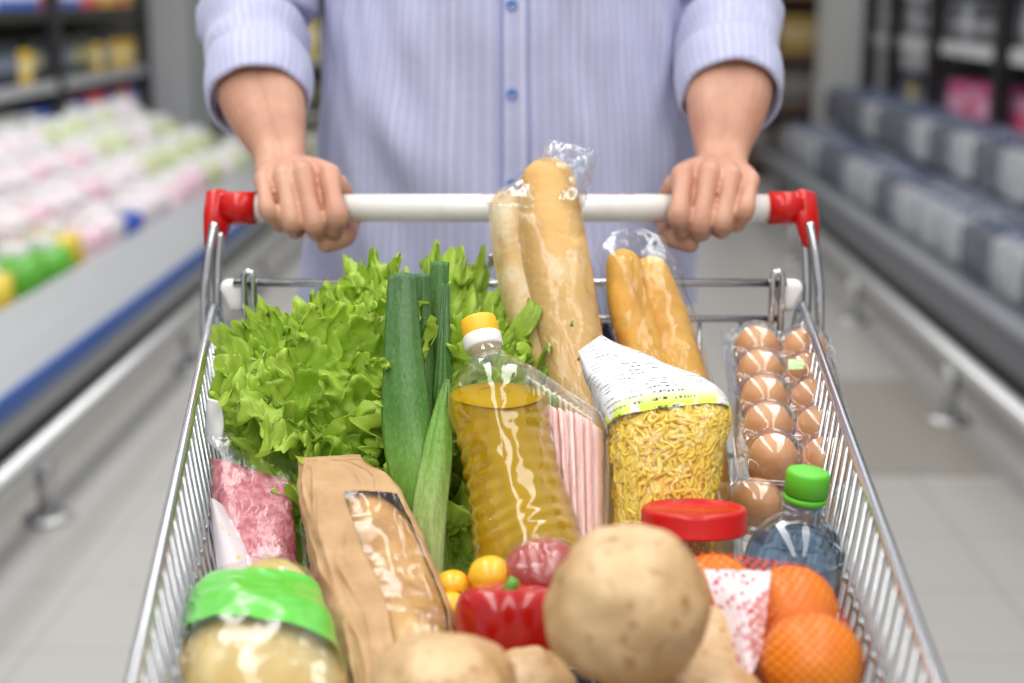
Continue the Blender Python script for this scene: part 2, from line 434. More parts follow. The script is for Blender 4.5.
pinks = [rk(carton, (208, 100, 150), (236, 180, 205), (.2, .15, .22), d='pink pack with pale band', g='pink packs'),
         rk(carton, (214, 150, 178), (226, 96, 130), (.2, .15, .2), d='light pink pack with rose band', g='light pink packs')]
others = [rk(carton, (150, 152, 158), (196, 198, 204), (.2, .16, .22), d='light grey box with pale band', g='light grey boxes'),
          rk(carton, (70, 72, 80), (150, 150, 156), (.2, .16, .18), d='dark grey box with pale band', g='dark grey boxes'),
          rk(carton, (196, 170, 90), (230, 214, 160), (.2, .16, .17), d='tan box with cream band', g='tan boxes')]
blues = [rk(carton, (38, 60, 128), (160, 175, 215), (.16, .14, .2), d='navy pack with pale blue band', g='navy packs')]
for si, z in enumerate(RZ):
    b = 5.6
    while b < 9.3:
        if si == 0: p = rnd.choice(pinks) if b < 7.7 else (rnd.choice(others[1:]) if b < 8.6 else blues[0])
        elif si == 1: p = rnd.choice(others[:2])
        else: p = rnd.choice(others[:1]+blues)
        put(p[0], p[1], 2.2, b, z)
        b += .172
# shrink-wrapped water bottles on the base deck
FILMW = M('shrink_wrap', rgb(214, 220, 228), .2, col2=rgb(176, 186, 200), vs=14)
def water_pack(c, c2, d, g):
    t = thing('water_pack', d, 'water pack', (0, 0, 0), g)
    v, f = superbox(.34, .27, .2, e=.3, wr=.006); part('wrapped_body', (v, f), M('wrap_colour', rgb(*c), .2, col2=rgb(*c2), vs=14), t)
    for i in range(3):
        for j in range(2):
            part('bottle_cap', lathe([(.016, .2), (.016, .222), (.001, .223)], 10, Matrix.Translation((-.11+.11*i, -.06+.12*j, 0))), M('cap_colour', rgb(120, 134, 164), .4), t)
    return [t, []]
wp = [water_pack((200, 202, 206), (150, 153, 160), 'shrink-wrapped pack of water bottles stacked on the grey base deck', 'water packs on the grey base deck'),
      water_pack((232, 236, 242), (200, 206, 216), 'whitish shrink-wrapped bottle pack stacked on the grey base deck', 'whitish packs on the grey base deck'),
      water_pack((120, 124, 136), (76, 79, 90), 'dark bluish shrink-wrapped bottle pack stacked on the grey base deck', 'dark bluish packs on the grey base deck')]
b = 3.4
while b < 9.2:
    for r, a in enumerate((1.68, 2.02 if False else 1.9)):
        k = 1 if 3.9 < b < 4.9 and r == 1 else rnd.choice([0, 0, 2])
        put(wp[k][0], wp[k][1], 1.66 + .3*r if r == 0 else 1.9, b, .25, PI/2)
        if r == 1:
            k = 1 if 4.2 < b < 5.2 else rnd.choice([2, 2, 0])
            put(wp[k][0], wp[k][1], 1.9, b+.03, .475, PI/2)
    b += .36
for p, u in pinks+others+blues+wp:
    if not u:
        for q in [p]+list(p.children): bpy.data.objects.remove(q)

# ---- shelves across the back
WOODM = M('brown_shelf', rgb(132, 98, 80), .6)
def gondola(name, x0, x1, y, zs, mat, label, cat='shelving'):
    t = thing(name, label, cat, ((x0+x1)/2, y, 0))
    part('back_panel', box((x0, y+.42, 0), (x1, y+.45, 2.0)), mat, t, False)
    for x in (x0, x1-.04): part('side_panel', box((x, y, 0), (x+.04, y+.42, 2.0)), mat, t, False)
    for z in zs: part('shelf', box((x0+.04, y, z-.03), (x1-.04, y+.42, z)), mat, t, False)
    return t
gondola('shelving_unit', -1.95, -.05, 9.5, (.14, .5, .85, 1.2, 1.6), M('pale_shelf', rgb(196, 196, 184), .6), 'pale shelving unit behind the rolled sleeve beside the slim column')
gondola('shelving_unit', 1.45, 2.5, 10.2, (.14, .5, .85, 1.25, 1.65), WOODM, 'brown shelving unit beside the wide grey column')
structure(part('trim_5', box((1.20, 8.6, 0), (1.36, 8.75, 3.0)), M('dark_post', rgb(36, 36, 38), .5), smooth=False))
backk = [carton(rgb(200, 186, 120), rgb(228, 220, 180), (.3, .25, .26), 'pale tan box on the pale back shelves', 'tan boxes on the pale back shelves'),
         carton(rgb(60, 62, 52), rgb(120, 118, 90), (.3, .25, .26), 'dark box on the pale back shelves', 'dark boxes on the pale back shelves'),
         carton(rgb(226, 224, 210), rgb(200, 196, 160), (.3, .25, .24), 'cream box on the pale back shelves', 'cream boxes on the pale back shelves'),
         carton(rgb(140, 170, 150), rgb(220, 226, 220), (.3, .25, .24), 'grey green box on the pale back shelves', 'grey green boxes on the pale back shelves')]
for zi, z in enumerate((.14, .5, .85, 1.2, 1.6)):
    for i in range(5):
        p = backk[[2, 1, 0, 0, 3][zi] if rnd.random() < .7 else rnd.randrange(4)]
        o = put(p[0], p[1], 0, 0, 0); o.location = (-1.72+.345*i, 9.7, z); o.rotation_euler = (0, 0, 0)
backb = [carton(rgb(150, 142, 130), rgb(190, 184, 172), (.24, .25, .26), 'grey beige box on the brown back shelves', 'grey beige boxes on the brown back shelves'),
         carton(rgb(178, 150, 84), rgb(210, 190, 140), (.24, .25, .26), 'ochre box on the brown back shelves', 'ochre boxes on the brown back shelves'),
         carton(rgb(110, 106, 104), rgb(150, 146, 142), (.24, .25, .26), 'dark taupe box on the brown back shelves', 'dark taupe boxes on the brown back shelves')]
for zi, z in enumerate((.14, .5, .85, 1.25, 1.65)):
    for i in range(3):
        p = backb[[2, 2, 1, 0, 0][zi] if i else rnd.randrange(3)]
        o = put(p[0], p[1], 0, 0, 0); o.location = (1.66+.29*i, 10.4, z); o.rotation_euler = (0, 0, 0)
for p, u in backk+backb:
    if not u:
        for q in [p]+list(p.children): bpy.data.objects.remove(q)
# ================================================================== shopping cart
BARY, BARZ = 1.46, 1.034
cart = thing('shopping_cart', 'chrome wire shopping cart with red capped white handle, full of groceries', 'shopping cart', (0, 1.0, 0))
def lerp(a, b, t): return a + (b-a)*t
RL = [at(213, 309, 1.40), at(133, 683, .72)]; RR = [at(803, 307, 1.40), at(938, 683, .72)]
def rim(side, Y):
    p = RL if side < 0 else RR
    return lerp(p[0], p[1], (1.40-Y)/(1.40-.72))
def botz(Y): return .75 - .1*(Y-.5)
def bot(side, Y):
    p = rim(side, Y); c = (rim(-1, Y).x+rim(1, Y).x)/2
    return Vector((c+(p.x-c)*.87, Y, botz(Y)))
YF = .50
for s in (-1, 1):
    e = rim(s, 1.40)
    pts = [rim(s, YF), rim(s, .8), rim(s, 1.1), rim(s, 1.375), e+V3(0, .006, -.002), e+V3(-s*.004, .012, -.02), e+V3(-s*.012, .01, -.12), bot(s, 1.405)]
    part('basket_rim', sweep(catmull(pts, 4), .0043, 12), CHROME, cart)
    W = []
    Y = YF+.0
    while Y < 1.40:
        a, b_ = rim(s, Y), bot(s, Y)
        W.append(sweep([a, b_], .0019, 6)); Y += .0245
    for t in (.36, .7, 1.0):
        W.append(sweep([lerp(rim(s, y), bot(s, y), t)+V3(s*.003, 0, 0) for y in (YF, .8, 1.1, 1.40)], .0026, 8))
    part('side_mesh', merge(*W), CHROME, cart)
    # handle uprights
    c0 = V3(s*.2925, BARY-.02, BARZ-.012)
    r1 = [c0, c0+V3(s*.006, -.012, -.035), c0+V3(s*.010, -.02, -.085), c0+V3(s*.010, -.022, -.20), V3(s*.27, 1.36, .66), V3(s*.25, 1.2, .56)]
    r2 = [c0+V3(-s*.004, .004, -.01), c0+V3(-s*.001, -.004, -.05), c0+V3(-s*.002, -.012, -.10), c0+V3(-s*.012, -.02, -.22), V3(s*.258, 1.39, .67)]
    for r in (r1, r2): part('handle_upright', sweep(catmull(r, 6), .0048, 12), CHROME, cart)
    # red end fitting: sleeve on the bar plus angled bracket
    xa, xb = s*.255, s*.288
    ef = part('end_fitting', merge(sweep([(xa, BARY, BARZ), (xb, BARY, BARZ)], .0165, 24)), RED_PL, cart)
    P0 = V3(s*.290, BARY+.004, BARZ+.012); P1 = V3(s*.2955, BARY-.018, BARZ-.036)
    br = sweep([P0+V3(0, .002, .004), P0, lerp(P0, P1, .45), P1, P1+V3(0, -.002, -.003)], [.008, .0165, .0155, .0105, .006], 20, flat=.72)
    part('bracket', br, RED_PL, ef)
    # white hinge clip between rim and gate
    ex = -.260 if s < 0 else .259
    v, f = superbox(.031, .018, .031, e=.5)
    v = [V3(p.x*(1-.45*(p.z < .014)), p.y, p.z) + V3(ex+.008*s*.6, 1.392, .944) for p in v]
    part('hinge_clip', (v, f), WHITE_PL, cart)
part('handle_bar', sweep([(-.262, BARY, BARZ), (.262, BARY, BARZ)], .0138, 28), M('handle_white', rgb(240, 238, 234), .3, col2=rgb(232, 228, 222), vs=40), cart)
mk = []
for x0, x1 in ((.066, .076), (.080, .086), (.092, .108), (.112, .122), (-.03, -.022), (-.018, -.008)):
    rows = []
    for x in (x0, x1):
        for a in (58, 68, 78, 90): rows.append(V3(x, BARY-math.cos(math.radians(a+25))*.0141, BARZ+math.sin(math.radians(a+25))*.0141))
    mk.append((rows, grid_faces(2, 4, False)))
part('printed_mark', merge(*mk), M('red_print', rgb(200, 50, 50), .4), cart)
# rear gate
GY = 1.385
g1z, g2z = at(510, 283, GY).z, at(510, 319, GY).z
gx0, gx1 = at(244, 283, GY).x, at(782, 283, GY).x
gate = part('rear_gate', merge(sweep([(gx0-.01, GY, g1z), (gx1+.004, GY, g1z)], .0042, 12), sweep([(gx0, GY, g2z), (gx1, GY, g2z)], .0036, 12),
     *[sweep([(gx0+.002+(gx1-gx0)*k/13, GY+.003, g2z), (gx0+.002+(gx1-gx0)*k/13, GY+.003, botz(GY))], .0021, 6) for k in range(14)],
     *[sweep([(x, GY-.004, g1z), (x, GY-.004, g2z)], .0021, 6) for x in (at(400, 300, GY).x, at(470, 300, GY).x)],
     sweep([(gx0, GY, .80), (gx1, GY, .80)], .0026, 8), sweep([(gx0, GY, botz(GY)), (gx1, GY, botz(GY))], .0036, 8)), CHROME, cart)
for x in (at(250, 283, GY).x, at(776, 283, GY).x):
    pts = []
    for k in range(9): a = PI*k/8; pts.append(V3(x-.0045*math.cos(a), GY-.006, g1z+.006+.006*math.sin(a)))
    pts = [V3(x-.0045, GY-.006, botz(GY))]+pts+[V3(x+.0045, GY-.006, botz(GY))]
    part('hook_loop', sweep(pts, .0032, 10), CHROME, gate)
part('seat_hook', sweep(catmull([at(470, 272, 1.40), at(482, 272, 1.40), at(490, 266, 1.40), at(491, 254, 1.40)], 5), .003, 8), CHROME, gate)
# front wires, basket floor, chassis
fr = [sweep([lerp(rim(-1, YF), rim(1, YF), k/14), lerp(bot(-1, YF), bot(1, YF), k/14)], .0019, 6) for k in range(15)]
fr += [sweep([rim(-1, YF), rim(1, YF)], .0043, 10), sweep([bot(-1, YF), bot(1, YF)], .003, 8)]
part('front_mesh', merge(*fr), CHROME, cart)
fl = [sweep([lerp(bot(-1, y), bot(1, y), k/14) for y in (YF, 1.40)], .0019, 6) for k in range(15)]
fl += [sweep([bot(-1, y), bot(1, y)], .0028, 6) for y in [YF+.06*k for k in range(16)]]
part('basket_floor', merge(*fl), CHROME, cart)
for s in (-1, 1):
    part('chassis_tube', sweep(catmull([V3(s*.17, .52, .15), V3(s*.2, .8, .16), V3(s*.25, 1.3, .17), V3(s*.262, 1.38, .3), V3(s*.27, 1.37, .62)], 6), .011, 12), CHROME, cart)
    for y, x in ((.56, .17), (1.30, .25)):
        wv = lathe([(.02, -.012), (.055, -.012), (.06, -.006), (.06, .006), (.055, .012), (.02, .012)], 24, frame((s*x, y+.02, .06), (1, 0, 0), (0, 1, 0)))
        wh = part('caster_wheel', wv, GREY_RUB, cart)
        part('caster_fork', merge(box((s*x-.02, y-.02, .06), (s*x-.015, y+.03, .13)), box((s*x+.015, y-.02, .06), (s*x+.02, y+.03, .13)), box((s*x-.02, y-.02, .125), (s*x+.02, y+.03, .155))), STEEL, wh, False)
part('chassis_crossbar', merge(sweep([(-.2, .8, .16), (.2, .8, .16)], .008, 10), sweep([(-.255, 1.33, .18), (.255, 1.33, .18)], .008, 10)), CHROME, cart)

# ================================================================== person pushing the cart
def remesh(o, vox, it=6, fac=.5):
    m = o.modifiers.new('remesh', 'REMESH'); m.mode = 'VOXEL'; m.voxel_size = vox; m.use_smooth_shade = True
    s = o.modifiers.new('smooth', 'SMOOTH'); s.factor = fac; s.iterations = it
TY = 1.79
body = []
def hand(pm, pp, pd, wristpx, cuffpx, elbow, shoulder, inner):
    """pixel columns of the knuckles (index..little), the middle joints and the last joints; inner = side of the thumb"""
    X = lambda px, Y: (px-512)/FPX*(Y*1.005)
    RF = [.0101, .0100, .0095, .0082]
    MZ = [.032, .034, .031, .027]; PZ = [-.003, -.011, -.009, .003]; DZ = [-.019, -.022, -.020, -.014]
    wr = V3(X(wristpx, 1.55), 1.543, BARZ+.029)
    for i in range(4):
        m = V3(X(pm[i], 1.46), BARY+.0-(.002 if i in (1, 2) else -.002), BARZ+MZ[i])
        p = V3(X(pp[i], 1.43), BARY-.0315, BARZ+PZ[i])
        d = V3(X(pd[i], 1.445), BARY-.017, BARZ+DZ[i])
        t = V3(X(pd[i], 1.465)+.0, BARY+.006, BARZ-.0225+.003*(i == 3))
        r = RF[i]
        mid = lerp(m, p, .5)+V3(0, -.0035, .002)
        body.append(chain([m, mid, p, lerp(p, d, .55)+V3(0, -.001, -.001), d, t], [r*1.22, r*.92, r*1.12, r*.92, r*.95, r*.80], 14, 5))
        w2 = wr+V3((m.x-wr.x)*.42, 0, -.002)
        body.append(chain([m+V3(0, .0, .0005), lerp(m, w2, .45)+V3(0, 0, .001), w2], [r*1.2, .0142, .0165], 14, 5))
        body.append(chain([m+V3(0, .012, -.010), lerp(m, w2, .5)+V3(0, 0, -.010), w2], [.0105, .0135, .0145], 12, 4))
    for i in range(3):   # skin between neighbouring fingers
        xm = X((pm[i]+pm[i+1])/2, 1.46); xp = X((pp[i]+pp[i+1])/2, 1.43)
        body.append(chain([V3(xm, BARY+.008, BARZ+.027), V3(lerp(xm, xp, .5), BARY-.0105, BARZ+.015), V3(xp, BARY-.019, BARZ-.003)], [.0062, .0045, .0042], 10, 4))
    # thumb: leaves the side of the palm, passes under the bar and closes towards the fingers
    ix = X(pm[0], 1.46); s = inner
    cm = wr+V3(s*.022, -.012, -.012); mc = V3(ix+s*.012, BARY+.040, BARZ-.004)
    ip = V3(X(pp[0], 1.45)+s*.0045, BARY+.006, BARZ-.0295); tip = V3(X(pp[0], 1.44)-s*.013, BARY-.014, BARZ-.0345)
    body.append(chain([cm, mc, lerp(mc, ip, .55)+V3(s*.002, .006, -.004), ip, tip], [.0165, .014, .0108, .0108, .0086], 14, 6))
    body.append(chain([V3(ix+s*.006, BARY+.014, BARZ+.022), mc+V3(-s*.006, .004, .008), wr+V3(s*.012, 0, -.006)], [.011, .0125, .015], 12, 4))   # web of the thumb
    # forearm (two bones wide), upper arm, shoulder
    cf = at(cuffpx[0], cuffpx[1], 1.635)
    ax = (elbow-wr).normalized()
    for k in (-1, 1):
        o = V3(k*.0088, 0, 0)
        body.append(chain([wr+o*1.05+V3(0, -.012, -.004), wr+o+ax*.025, lerp(wr, cf, .55)+o*1.1, cf+o*1.15, lerp(cf, elbow, .6)+o, elbow], [.0175, .0195, .031, .0395, .039, .034], 20, 6))
    body.append(chain([elbow, lerp(elbow, shoulder, .5), shoulder], [.036, .044, .052], 20, 6))
    body.append(chain([shoulder, V3(shoulder.x*.4, TY, 1.42)], [.052, .075], 20, 6))
    return wr, cf
ELB = {-1: V3(-.294, 1.745, 1.206), 1: V3(.244, 1.745, 1.206)}
SHO = {-1: V3(-.185, TY, 1.415), 1: V3(.165, TY, 1.415)}
WL, CL = hand([330, 304.5, 285, 264], [337, 313.5, 291, 267.5], [333.5, 316, 295, 279], 284, (259, 84), ELB[-1], SHO[-1], 1)
WR, CR = hand([682, 708, 730, 750], [679, 700.5, 723, 746], [682, 702, 722, 738], 720, (729, 80), ELB[1], SHO[1], -1)
for k in (-1, 1):
    body.append(chain([(k*.07-.01, TY, .86), (k*.075-.01, TY-.005, 1.1), (k*.075-.01, TY, 1.36)], [.085, .082, .08], 24, 5))
body.append(chain([(-.01, TY+.01, 1.38), (-.01, TY, 1.49), (-.01, TY-.01, 1.58)], [.07, .054, .055], 24, 5))
body.append(chain([(-.01, TY+.005, 1.70), (-.01, TY-.02, 1.665), (-.01, TY-.045, 1.60)], [.088, .078, .045], 28, 5))
body.append(chain([(-.01, TY-.095, 1.665), (-.01, TY-.112, 1.635)], [.008, .013], 12, 4))
for k in (-1, 1): body.append(chain([(-.01+k*.08, TY+.005, 1.64), (-.01+k*.085, TY+.012, 1.675)], [.008, .013], 10, 3, .5))
person = part('person', merge(*body), SKIN, loc=(-.01, TY, 0))
tag(person, 'person in a blue shirt with rolled sleeves gripping the cart handle', 'person')
remesh(person, .0019, 3, .5)

SHV = None
def shirt_mat(name, stripe=True):
    m, nt, p, out = newmat(name)
    tc = N(nt, 'ShaderNodeTexCoord'); sep = N(nt, 'ShaderNodeSeparateXYZ'); nt.links.new(tc.outputs['UV'], sep.inputs[0])
    def wv(mult, pw):
        a = N(nt, 'ShaderNodeMath', operation='MULTIPLY'); a.inputs[1].default_value = mult; nt.links.new(sep.outputs['X'], a.inputs[0])
        b_ = N(nt, 'ShaderNodeMath', operation='SINE'); nt.links.new(a.outputs[0], b_.inputs[0])
        c = N(nt, 'ShaderNodeMapRange'); c.inputs['From Min'].default_value = pw; nt.links.new(b_.outputs[0], c.inputs['Value']); return c.outputs[0]
    s1, s2 = wv(2*PI/.0095, .2), wv(2*PI/.052, .55)
    mul = N(nt, 'ShaderNodeMath', operation='MULTIPLY'); nt.links.new(s1, mul.inputs[0])
    ad = N(nt, 'ShaderNodeMath', operation='MULTIPLY_ADD'); ad.inputs[1].default_value = .35; ad.inputs[2].default_value = .35; nt.links.new(s2, ad.inputs[0]); nt.links.new(ad.outputs[0], mul.inputs[1])
    vec = coords(nt, 'UV'); nz = noise_tex(nt, coords(nt, 'UV', (1, 9, 1)), 160, 2)
    c1 = ramp(nt, [(0, rgb(176, 178, 208)), (1, rgb(206, 207, 226))], mul.outputs[0])
    hs = N(nt, 'ShaderNodeHueSaturation'); mr = N(nt, 'ShaderNodeMapRange'); mr.inputs['To Min'].default_value = .86; mr.inputs['To Max'].default_value = 1.14
    nt.links.new(nz, mr.inputs['Value']); nt.links.new(mr.outputs[0], hs.inputs['Value']); nt.links.new(c1, hs.inputs['Color'])
    nt.links.new(hs.outputs[0], p.inputs['Base Color']); p.inputs['Roughness'].default_value = .85; p.inputs['Specular IOR Level'].default_value = .25
    p.inputs['Sheen Weight'].default_value = .15
    bump(nt, p, noise_tex(nt, coords(nt), 55, 3), .25, .004)
    return m
SHIRT = shirt_mat('striped_shirt_cotton')
SECT = [(.875, .240, .138, 1.79), (.93, .236, .134, 1.785), (1.05, .226, .128, 1.785), (1.18, .214, .123, 1.787), (1.28, .208, .12, 1.79), (1.37, .212, .114, 1.79), (1.43, .185, .095, 1.795), (1.47, .11, .072, 1.80), (1.495, .075, .06, 1.79)]
def shirt_sec(z):
    for (z0, a0, b0, y0), (z1, a1, b1, y1) in zip(SECT, SECT[1:]):
        if z <= z1: t = max(0, (z-z0)/(z1-z0)); t = t*t*(3-2*t); return lerp(a0, a1, t), lerp(b0, b1, t), lerp(y0, y1, t)
    return SECT[-1][1:]
def shirt_pt(th, z, off=0):
    """th = 0 at the middle of the front"""
    a, b_, y = shirt_sec(z); e = .82
    sx = math.copysign(abs(math.sin(th))**e, math.sin(th)); cy = math.copysign(abs(math.cos(th))**e, math.cos(th))
    p = V3(-.011+a*sx, y-b_*cy, z)
    n = V3(math.sin(th)/a, -math.cos(th)/b_, 0).normalized()
    fade = min(1, max(0, (1.44-z)/.06))
    d = .013*noise.noise(V3(th*1.6, z*3.2, 1.3)) + .011*noise.noise(V3(th*5+z*9, z*2.4-th*1.2, 4.1)) + .004*noise.noise(V3(th*10-z*8, z*8, 7.7))
    d += .009*max(0, math.sin(th*3.1+z*13+1.2+noise.noise(V3(th, z*3, 2))))**5 * (1 if th < 0 else .6)
    if th > .2: d += .005*max(0, math.sin(-th*4+z*17))**3
    d *= .45+.55*min(1, abs(th)/.25)
    return p+n*(d*fade+off)
zs = [.875+(1.495-.875)*i/110 for i in range(111)]; nth = 150
V = []; UVs = []
for z in zs:
    for j in range(nth):
        th = -PI+2*PI*j/nth; V.append(shirt_pt(th, z)); UVs.append((th*.19, z))
F = []
for i in range(len(zs)-1):
    for j in range(nth):
        a, b_ = i*nth+j, i*nth+(j+1) % nth; F.append((a, b_, b_+nth, a+nth))
shirt = part('shirt', (V, F), SHIRT, person, uv=UVs)
# button placket, seams and buttons
def strip(t0, t1, off, z0=.876, z1=1.47, n=100, m=6, edge=.0012):
    V = []; U = []
    for i in range(n+1):
        z = z0+(z1-z0)*i/n
        for j in range(m+1):
            th = lerp(t0, t1, j/m); e = -edge*2 if j in (0, m) else 0
            V.append(shirt_pt(th, z, off+e)); U.append((th*.19, z))
    return (V, grid_faces(n+1, m+1, False)), U
vf, U = strip(-.0124, .097, .0026); part('placket', vf, SHIRT, shirt, uv=U)
SEAM = M('shirt_seam', rgb(140, 150, 196), .9)
for t0 in (-.004, .083):
    vf, U = strip(t0, t0+.006, .0032, m=2, edge=0); part('seam', vf, SEAM, shirt)
BTN = M('blue_button', rgb(112, 138, 196), .25, coat=.4); BTD = M('button_thread', rgb(60, 76, 140), .6)
for py in (5, 93, 184):
    p = min((shirt_pt(.026, .88+.002*k, .0035) for k in range(330)), key=lambda q: abs(at(511, py, q.y).z-q.z))
    fm = frame(p, (0, -1, .03))
    bt = part('shirt_button', lathe([(.001, .0008), (.0035, .0008), (.0046, .0018), (.0058, .0018), (.0064, .001), (.0062, 0)], 24, fm), BTN, shirt)
    part('button_thread', merge(*[blob(fm @ V3(x, y, .0014), (.0008, .0008, .0006), sub=1, amp=0) for x in (-.0013, .0013) for y in (-.0013, .0013)]), BTD, bt)
# collar
part('collar', merge(sweep(catmull([shirt_pt(-PI+.1+k*(2*PI-.2)/10, 1.485, .006) for k in range(11)], 3), .016, 8, flat=.35)), SHIRT, shirt)
# sleeves rolled to below the elbow
def sleeve(s, cf, elb, sho, cpx):
    c0 = at(cpx[0], cpx[1], 1.62)
    path = catmull([c0, lerp(c0, elb, .35)+V3(0, 0, .004), elb+V3(s*.003, .006, .012), lerp(elb, sho, .4)+V3(s*.012, 0, .004), lerp(elb, sho, .8)+V3(s*.004, 0, 0), sho+V3(-s*.03, 0, .01)], 9)
    R = catmull([.0525, .0555, .060, .066, .072, .074], 9)
    n = 56; V, U = [], []
    up = V3(0, 0, 1)
    for i, p in enumerate(path):
        a = path[max(i-1, 0)]; b_ = path[min(i+1, len(path)-1)]; t = (b_-a).normalized()
        x = (V3(1, 0, 0)-t*t.x).normalized(); y = t.cross(x)
        for j in range(n):
            an = 2*PI*j/n
            q = p+(x*math.cos(an)*.98+y*math.sin(an))*R[i]
            wq = .007*noise.noise(V3(math.cos(an)*1.3, math.sin(an)*1.3, i*.33+s*3)) + .006*max(0, math.sin(i*.75+math.sin(an+s)*2.2))**3*min(1, max(0, (i-6)/5))
            V.append(q+(x*math.cos(an)+y*math.sin(an))*wq); U.append((an*.06, i*.012))
    F = grid_faces(len(path), n, True, False, False)
    sl = part('sleeve', (V, F), SHIRT, shirt, uv=U)
    m = sl.modifiers.new('cloth', 'SOLIDIFY'); m.thickness = .0016
    # turned-up cuff
    V, U = [], []; k = 11
    t = (path[3]-path[0]).normalized(); x = (V3(1, 0, 0)-t*t.x).normalized(); y = t.cross(x)
    for i in range(k+1):
        f = i/k; p = path[0] + t*(-.006+.062*f); 
        for j in range(n):
            an = 2*PI*j/n
            r = .0550+.0035*f+.0025*math.sin(PI*f)+.002*noise.noise(V3(math.cos(an)*2, math.sin(an)*2, f*2+s))
            V.append(p+(x*math.cos(an)+y*math.sin(an))*r + t*(.004*noise.noise(V3(math.cos(an)*1.5, math.sin(an)*1.5, s*5)))); U.append((an*.06+.003, f*.06))
    cu = part('cuff', (V, grid_faces(k+1, n, True, False, False)), SHIRT, sl, uv=U)
    m = cu.modifiers.new('cloth', 'SOLIDIFY'); m.thickness = .0042; m.offset = -1
sleeve(-1, CL, ELB[-1], SHO[-1], (259, 100)); sleeve(1, CR, ELB[1], SHO[1], (731, 96))
TRO = M('dark_trousers', rgb(40, 44, 60), .8, col2=rgb(52, 56, 74), vs=60)
tr = [chain([(-.01, TY, .98), (-.01, TY, .88)], [.13, .125], 28, 4)]
for k in (-1, 1):
    tr.append(chain([(-.01+k*.085, TY, .90), (-.01+k*.095, TY-.01, .5), (-.01+k*.1, TY+.01, .12)], [.098, .075, .066], 24, 6))
t_ = part('trousers', merge(*tr), TRO, person); remesh(t_, .008, 6)
for k in (-1, 1):
    sh_ = part('shoe', merge(chain([(-.01+k*.1, TY+.04, .06), (-.01+k*.105, TY-.06, .05), (-.01+k*.115, TY-.17, .04)], [.05, .046, .036], 20, 5)), M('black_shoe', rgb(30, 28, 28), .4), person); sh_.scale = (1, 1, 1)
    part('sole', box((-.01+k*.107-.045, TY-.2, 0), (-.01+k*.107+.045, TY+.08, .022)), GREY_RUB, sh_, False)
HAIR = M('brown_hair', rgb(60, 42, 30), .6, col2=rgb(80, 58, 40), vs=90)
hv, hf = ico(4); hv2 = []
for v in hv:
    q = V3(v.x*.091, v.y*.098, v.z*.092)
    if v.z < .15 and v.y < -.1 or v.z < -.55: q *= .8
    hv2.append(V3(-.01, TY+.012, 1.705)+q)
part('hair', (hv2, hf), HAIR, person)
for k in (-1, 1): part('eye', blob((-.01+k*.031, TY-.083, 1.668), (.011, .011, .011), amp=0, sub=2), M('eye_white', rgb(235, 235, 232), .2), person)
part('mouth', blob((-.01, TY-.094, 1.603), (.022, .006, .005), amp=0, sub=2), M('lips', rgb(186, 110, 100), .5), person)
# ================================================================== groceries in the cart
# ---- frilly lettuce
LEAF = M_leaf('lettuce_leaf', [(0, rgb(220, 228, 156)), (.22, rgb(184, 212, 90)), (.6, rgb(158, 196, 56)), (1, rgb(184, 214, 82))])
def leaf(base, d, n, L, W, curl, ruff, seed, nu=64, nv=36):
    d = d.normalized(); n = (n-d*n.dot(d)).normalized(); b = d.cross(n); V, E = [], []
    sd = Vector((seed*3.17, seed*1.71, seed*.93))
    def spine(s):
        a = curl*s
        if abs(curl) < 1e-3: return d*(s*L), n
        return d*(L*math.sin(a)/curl) - n*(L*(1-math.cos(a))/curl), n*math.cos(a)+d*math.sin(a)
    for i in range(nu+1):
        s = i/nu
        for j in range(-nv, nv+1):
            v = j/nv
            k = min(1, s/.72); k = k*k*(3-2*k)
            w = W*(.13+.87*k)
            sp = s*(1-.26*v*v)
            e0 = min(1, max(0, (max(abs(v), s)-.38)/.62)); edge = e0**1.5*min(1, s*2.6)
            q = Vector((v*w, sp*L, 0))
            n1, n2, n3 = noise.noise(q*36+sd), noise.noise(q*85+sd*1.7), noise.noise(q*190+sd); n4 = noise.noise(q*85-sd); n5 = noise.noise(q*140+sd*2.3); n6 = noise.noise(q*215+sd*.6)
            rim = 1 if (abs(j) == nv or i == nu) else .4 if (abs(j) >= nv-1 or i >= nu-1) else 0
            sp2 = sp + min(1, s*2)*(.085*n2*edge + .07*n5*edge + .06*n3*rim)
            p, nr = spine(sp2)
            lat = b*(v*w*(1+.12*n2*edge+.16*n3*rim) + edge*(.012*n4+.009*n5))
            V.append(Vector(base)+p+lat+nr*(ruff*edge*(.95*n1+1.1*n4+1.0*n5+.8*e0**3*n6) + .0035*n2*min(1, s*2) + .012*noise.noise(q*14+sd)*s + W*.25*v*v*(.5-.2*s)))
            E.append(min(1, .75*edge+.45*s))
    m = 2*nv+1
    return V, grid_faces(nu+1, m, False), E
def lettuce(name, label, leaves, loc):
    VV, FF, EE = [], [], []
    for a in leaves:
        v, f, e = leaf(*a); k = len(VV); VV += v; EE += e; FF += [tuple(i+k for i in q) for q in f]
    o = part(name, (VV, FF), LEAF, attr={'rib': EE}, loc=loc)
    return tag(o, label, 'lettuce')
r4 = random.Random(11)
root = at(402, 486, 1.225); ax = V3(-.40, -.34, .86).normalized(); ux = ax.orthogonal().normalized(); uy = ax.cross(ux)
LV = []
for k in range(34):
    th = math.radians(8+84*(k/33)**.75); ph = k*2.39996
    pr = ux*math.cos(ph)+uy*math.sin(ph); d = ax*math.cos(th)+pr*math.sin(th)
    if d.x > .35 or d.z < -.18: continue
    L = .125+.05*max(0, -d.x)+.035*max(0, d.z) + r4.uniform(-.01, .012)
    if d.y < -.5: L *= .72
    LV.append((root+pr*.008, d, ax*math.sin(th)-pr*math.cos(th), L, r4.uniform(.046, .062), r4.uniform(.2, .9), r4.uniform(.015, .021), k+1))
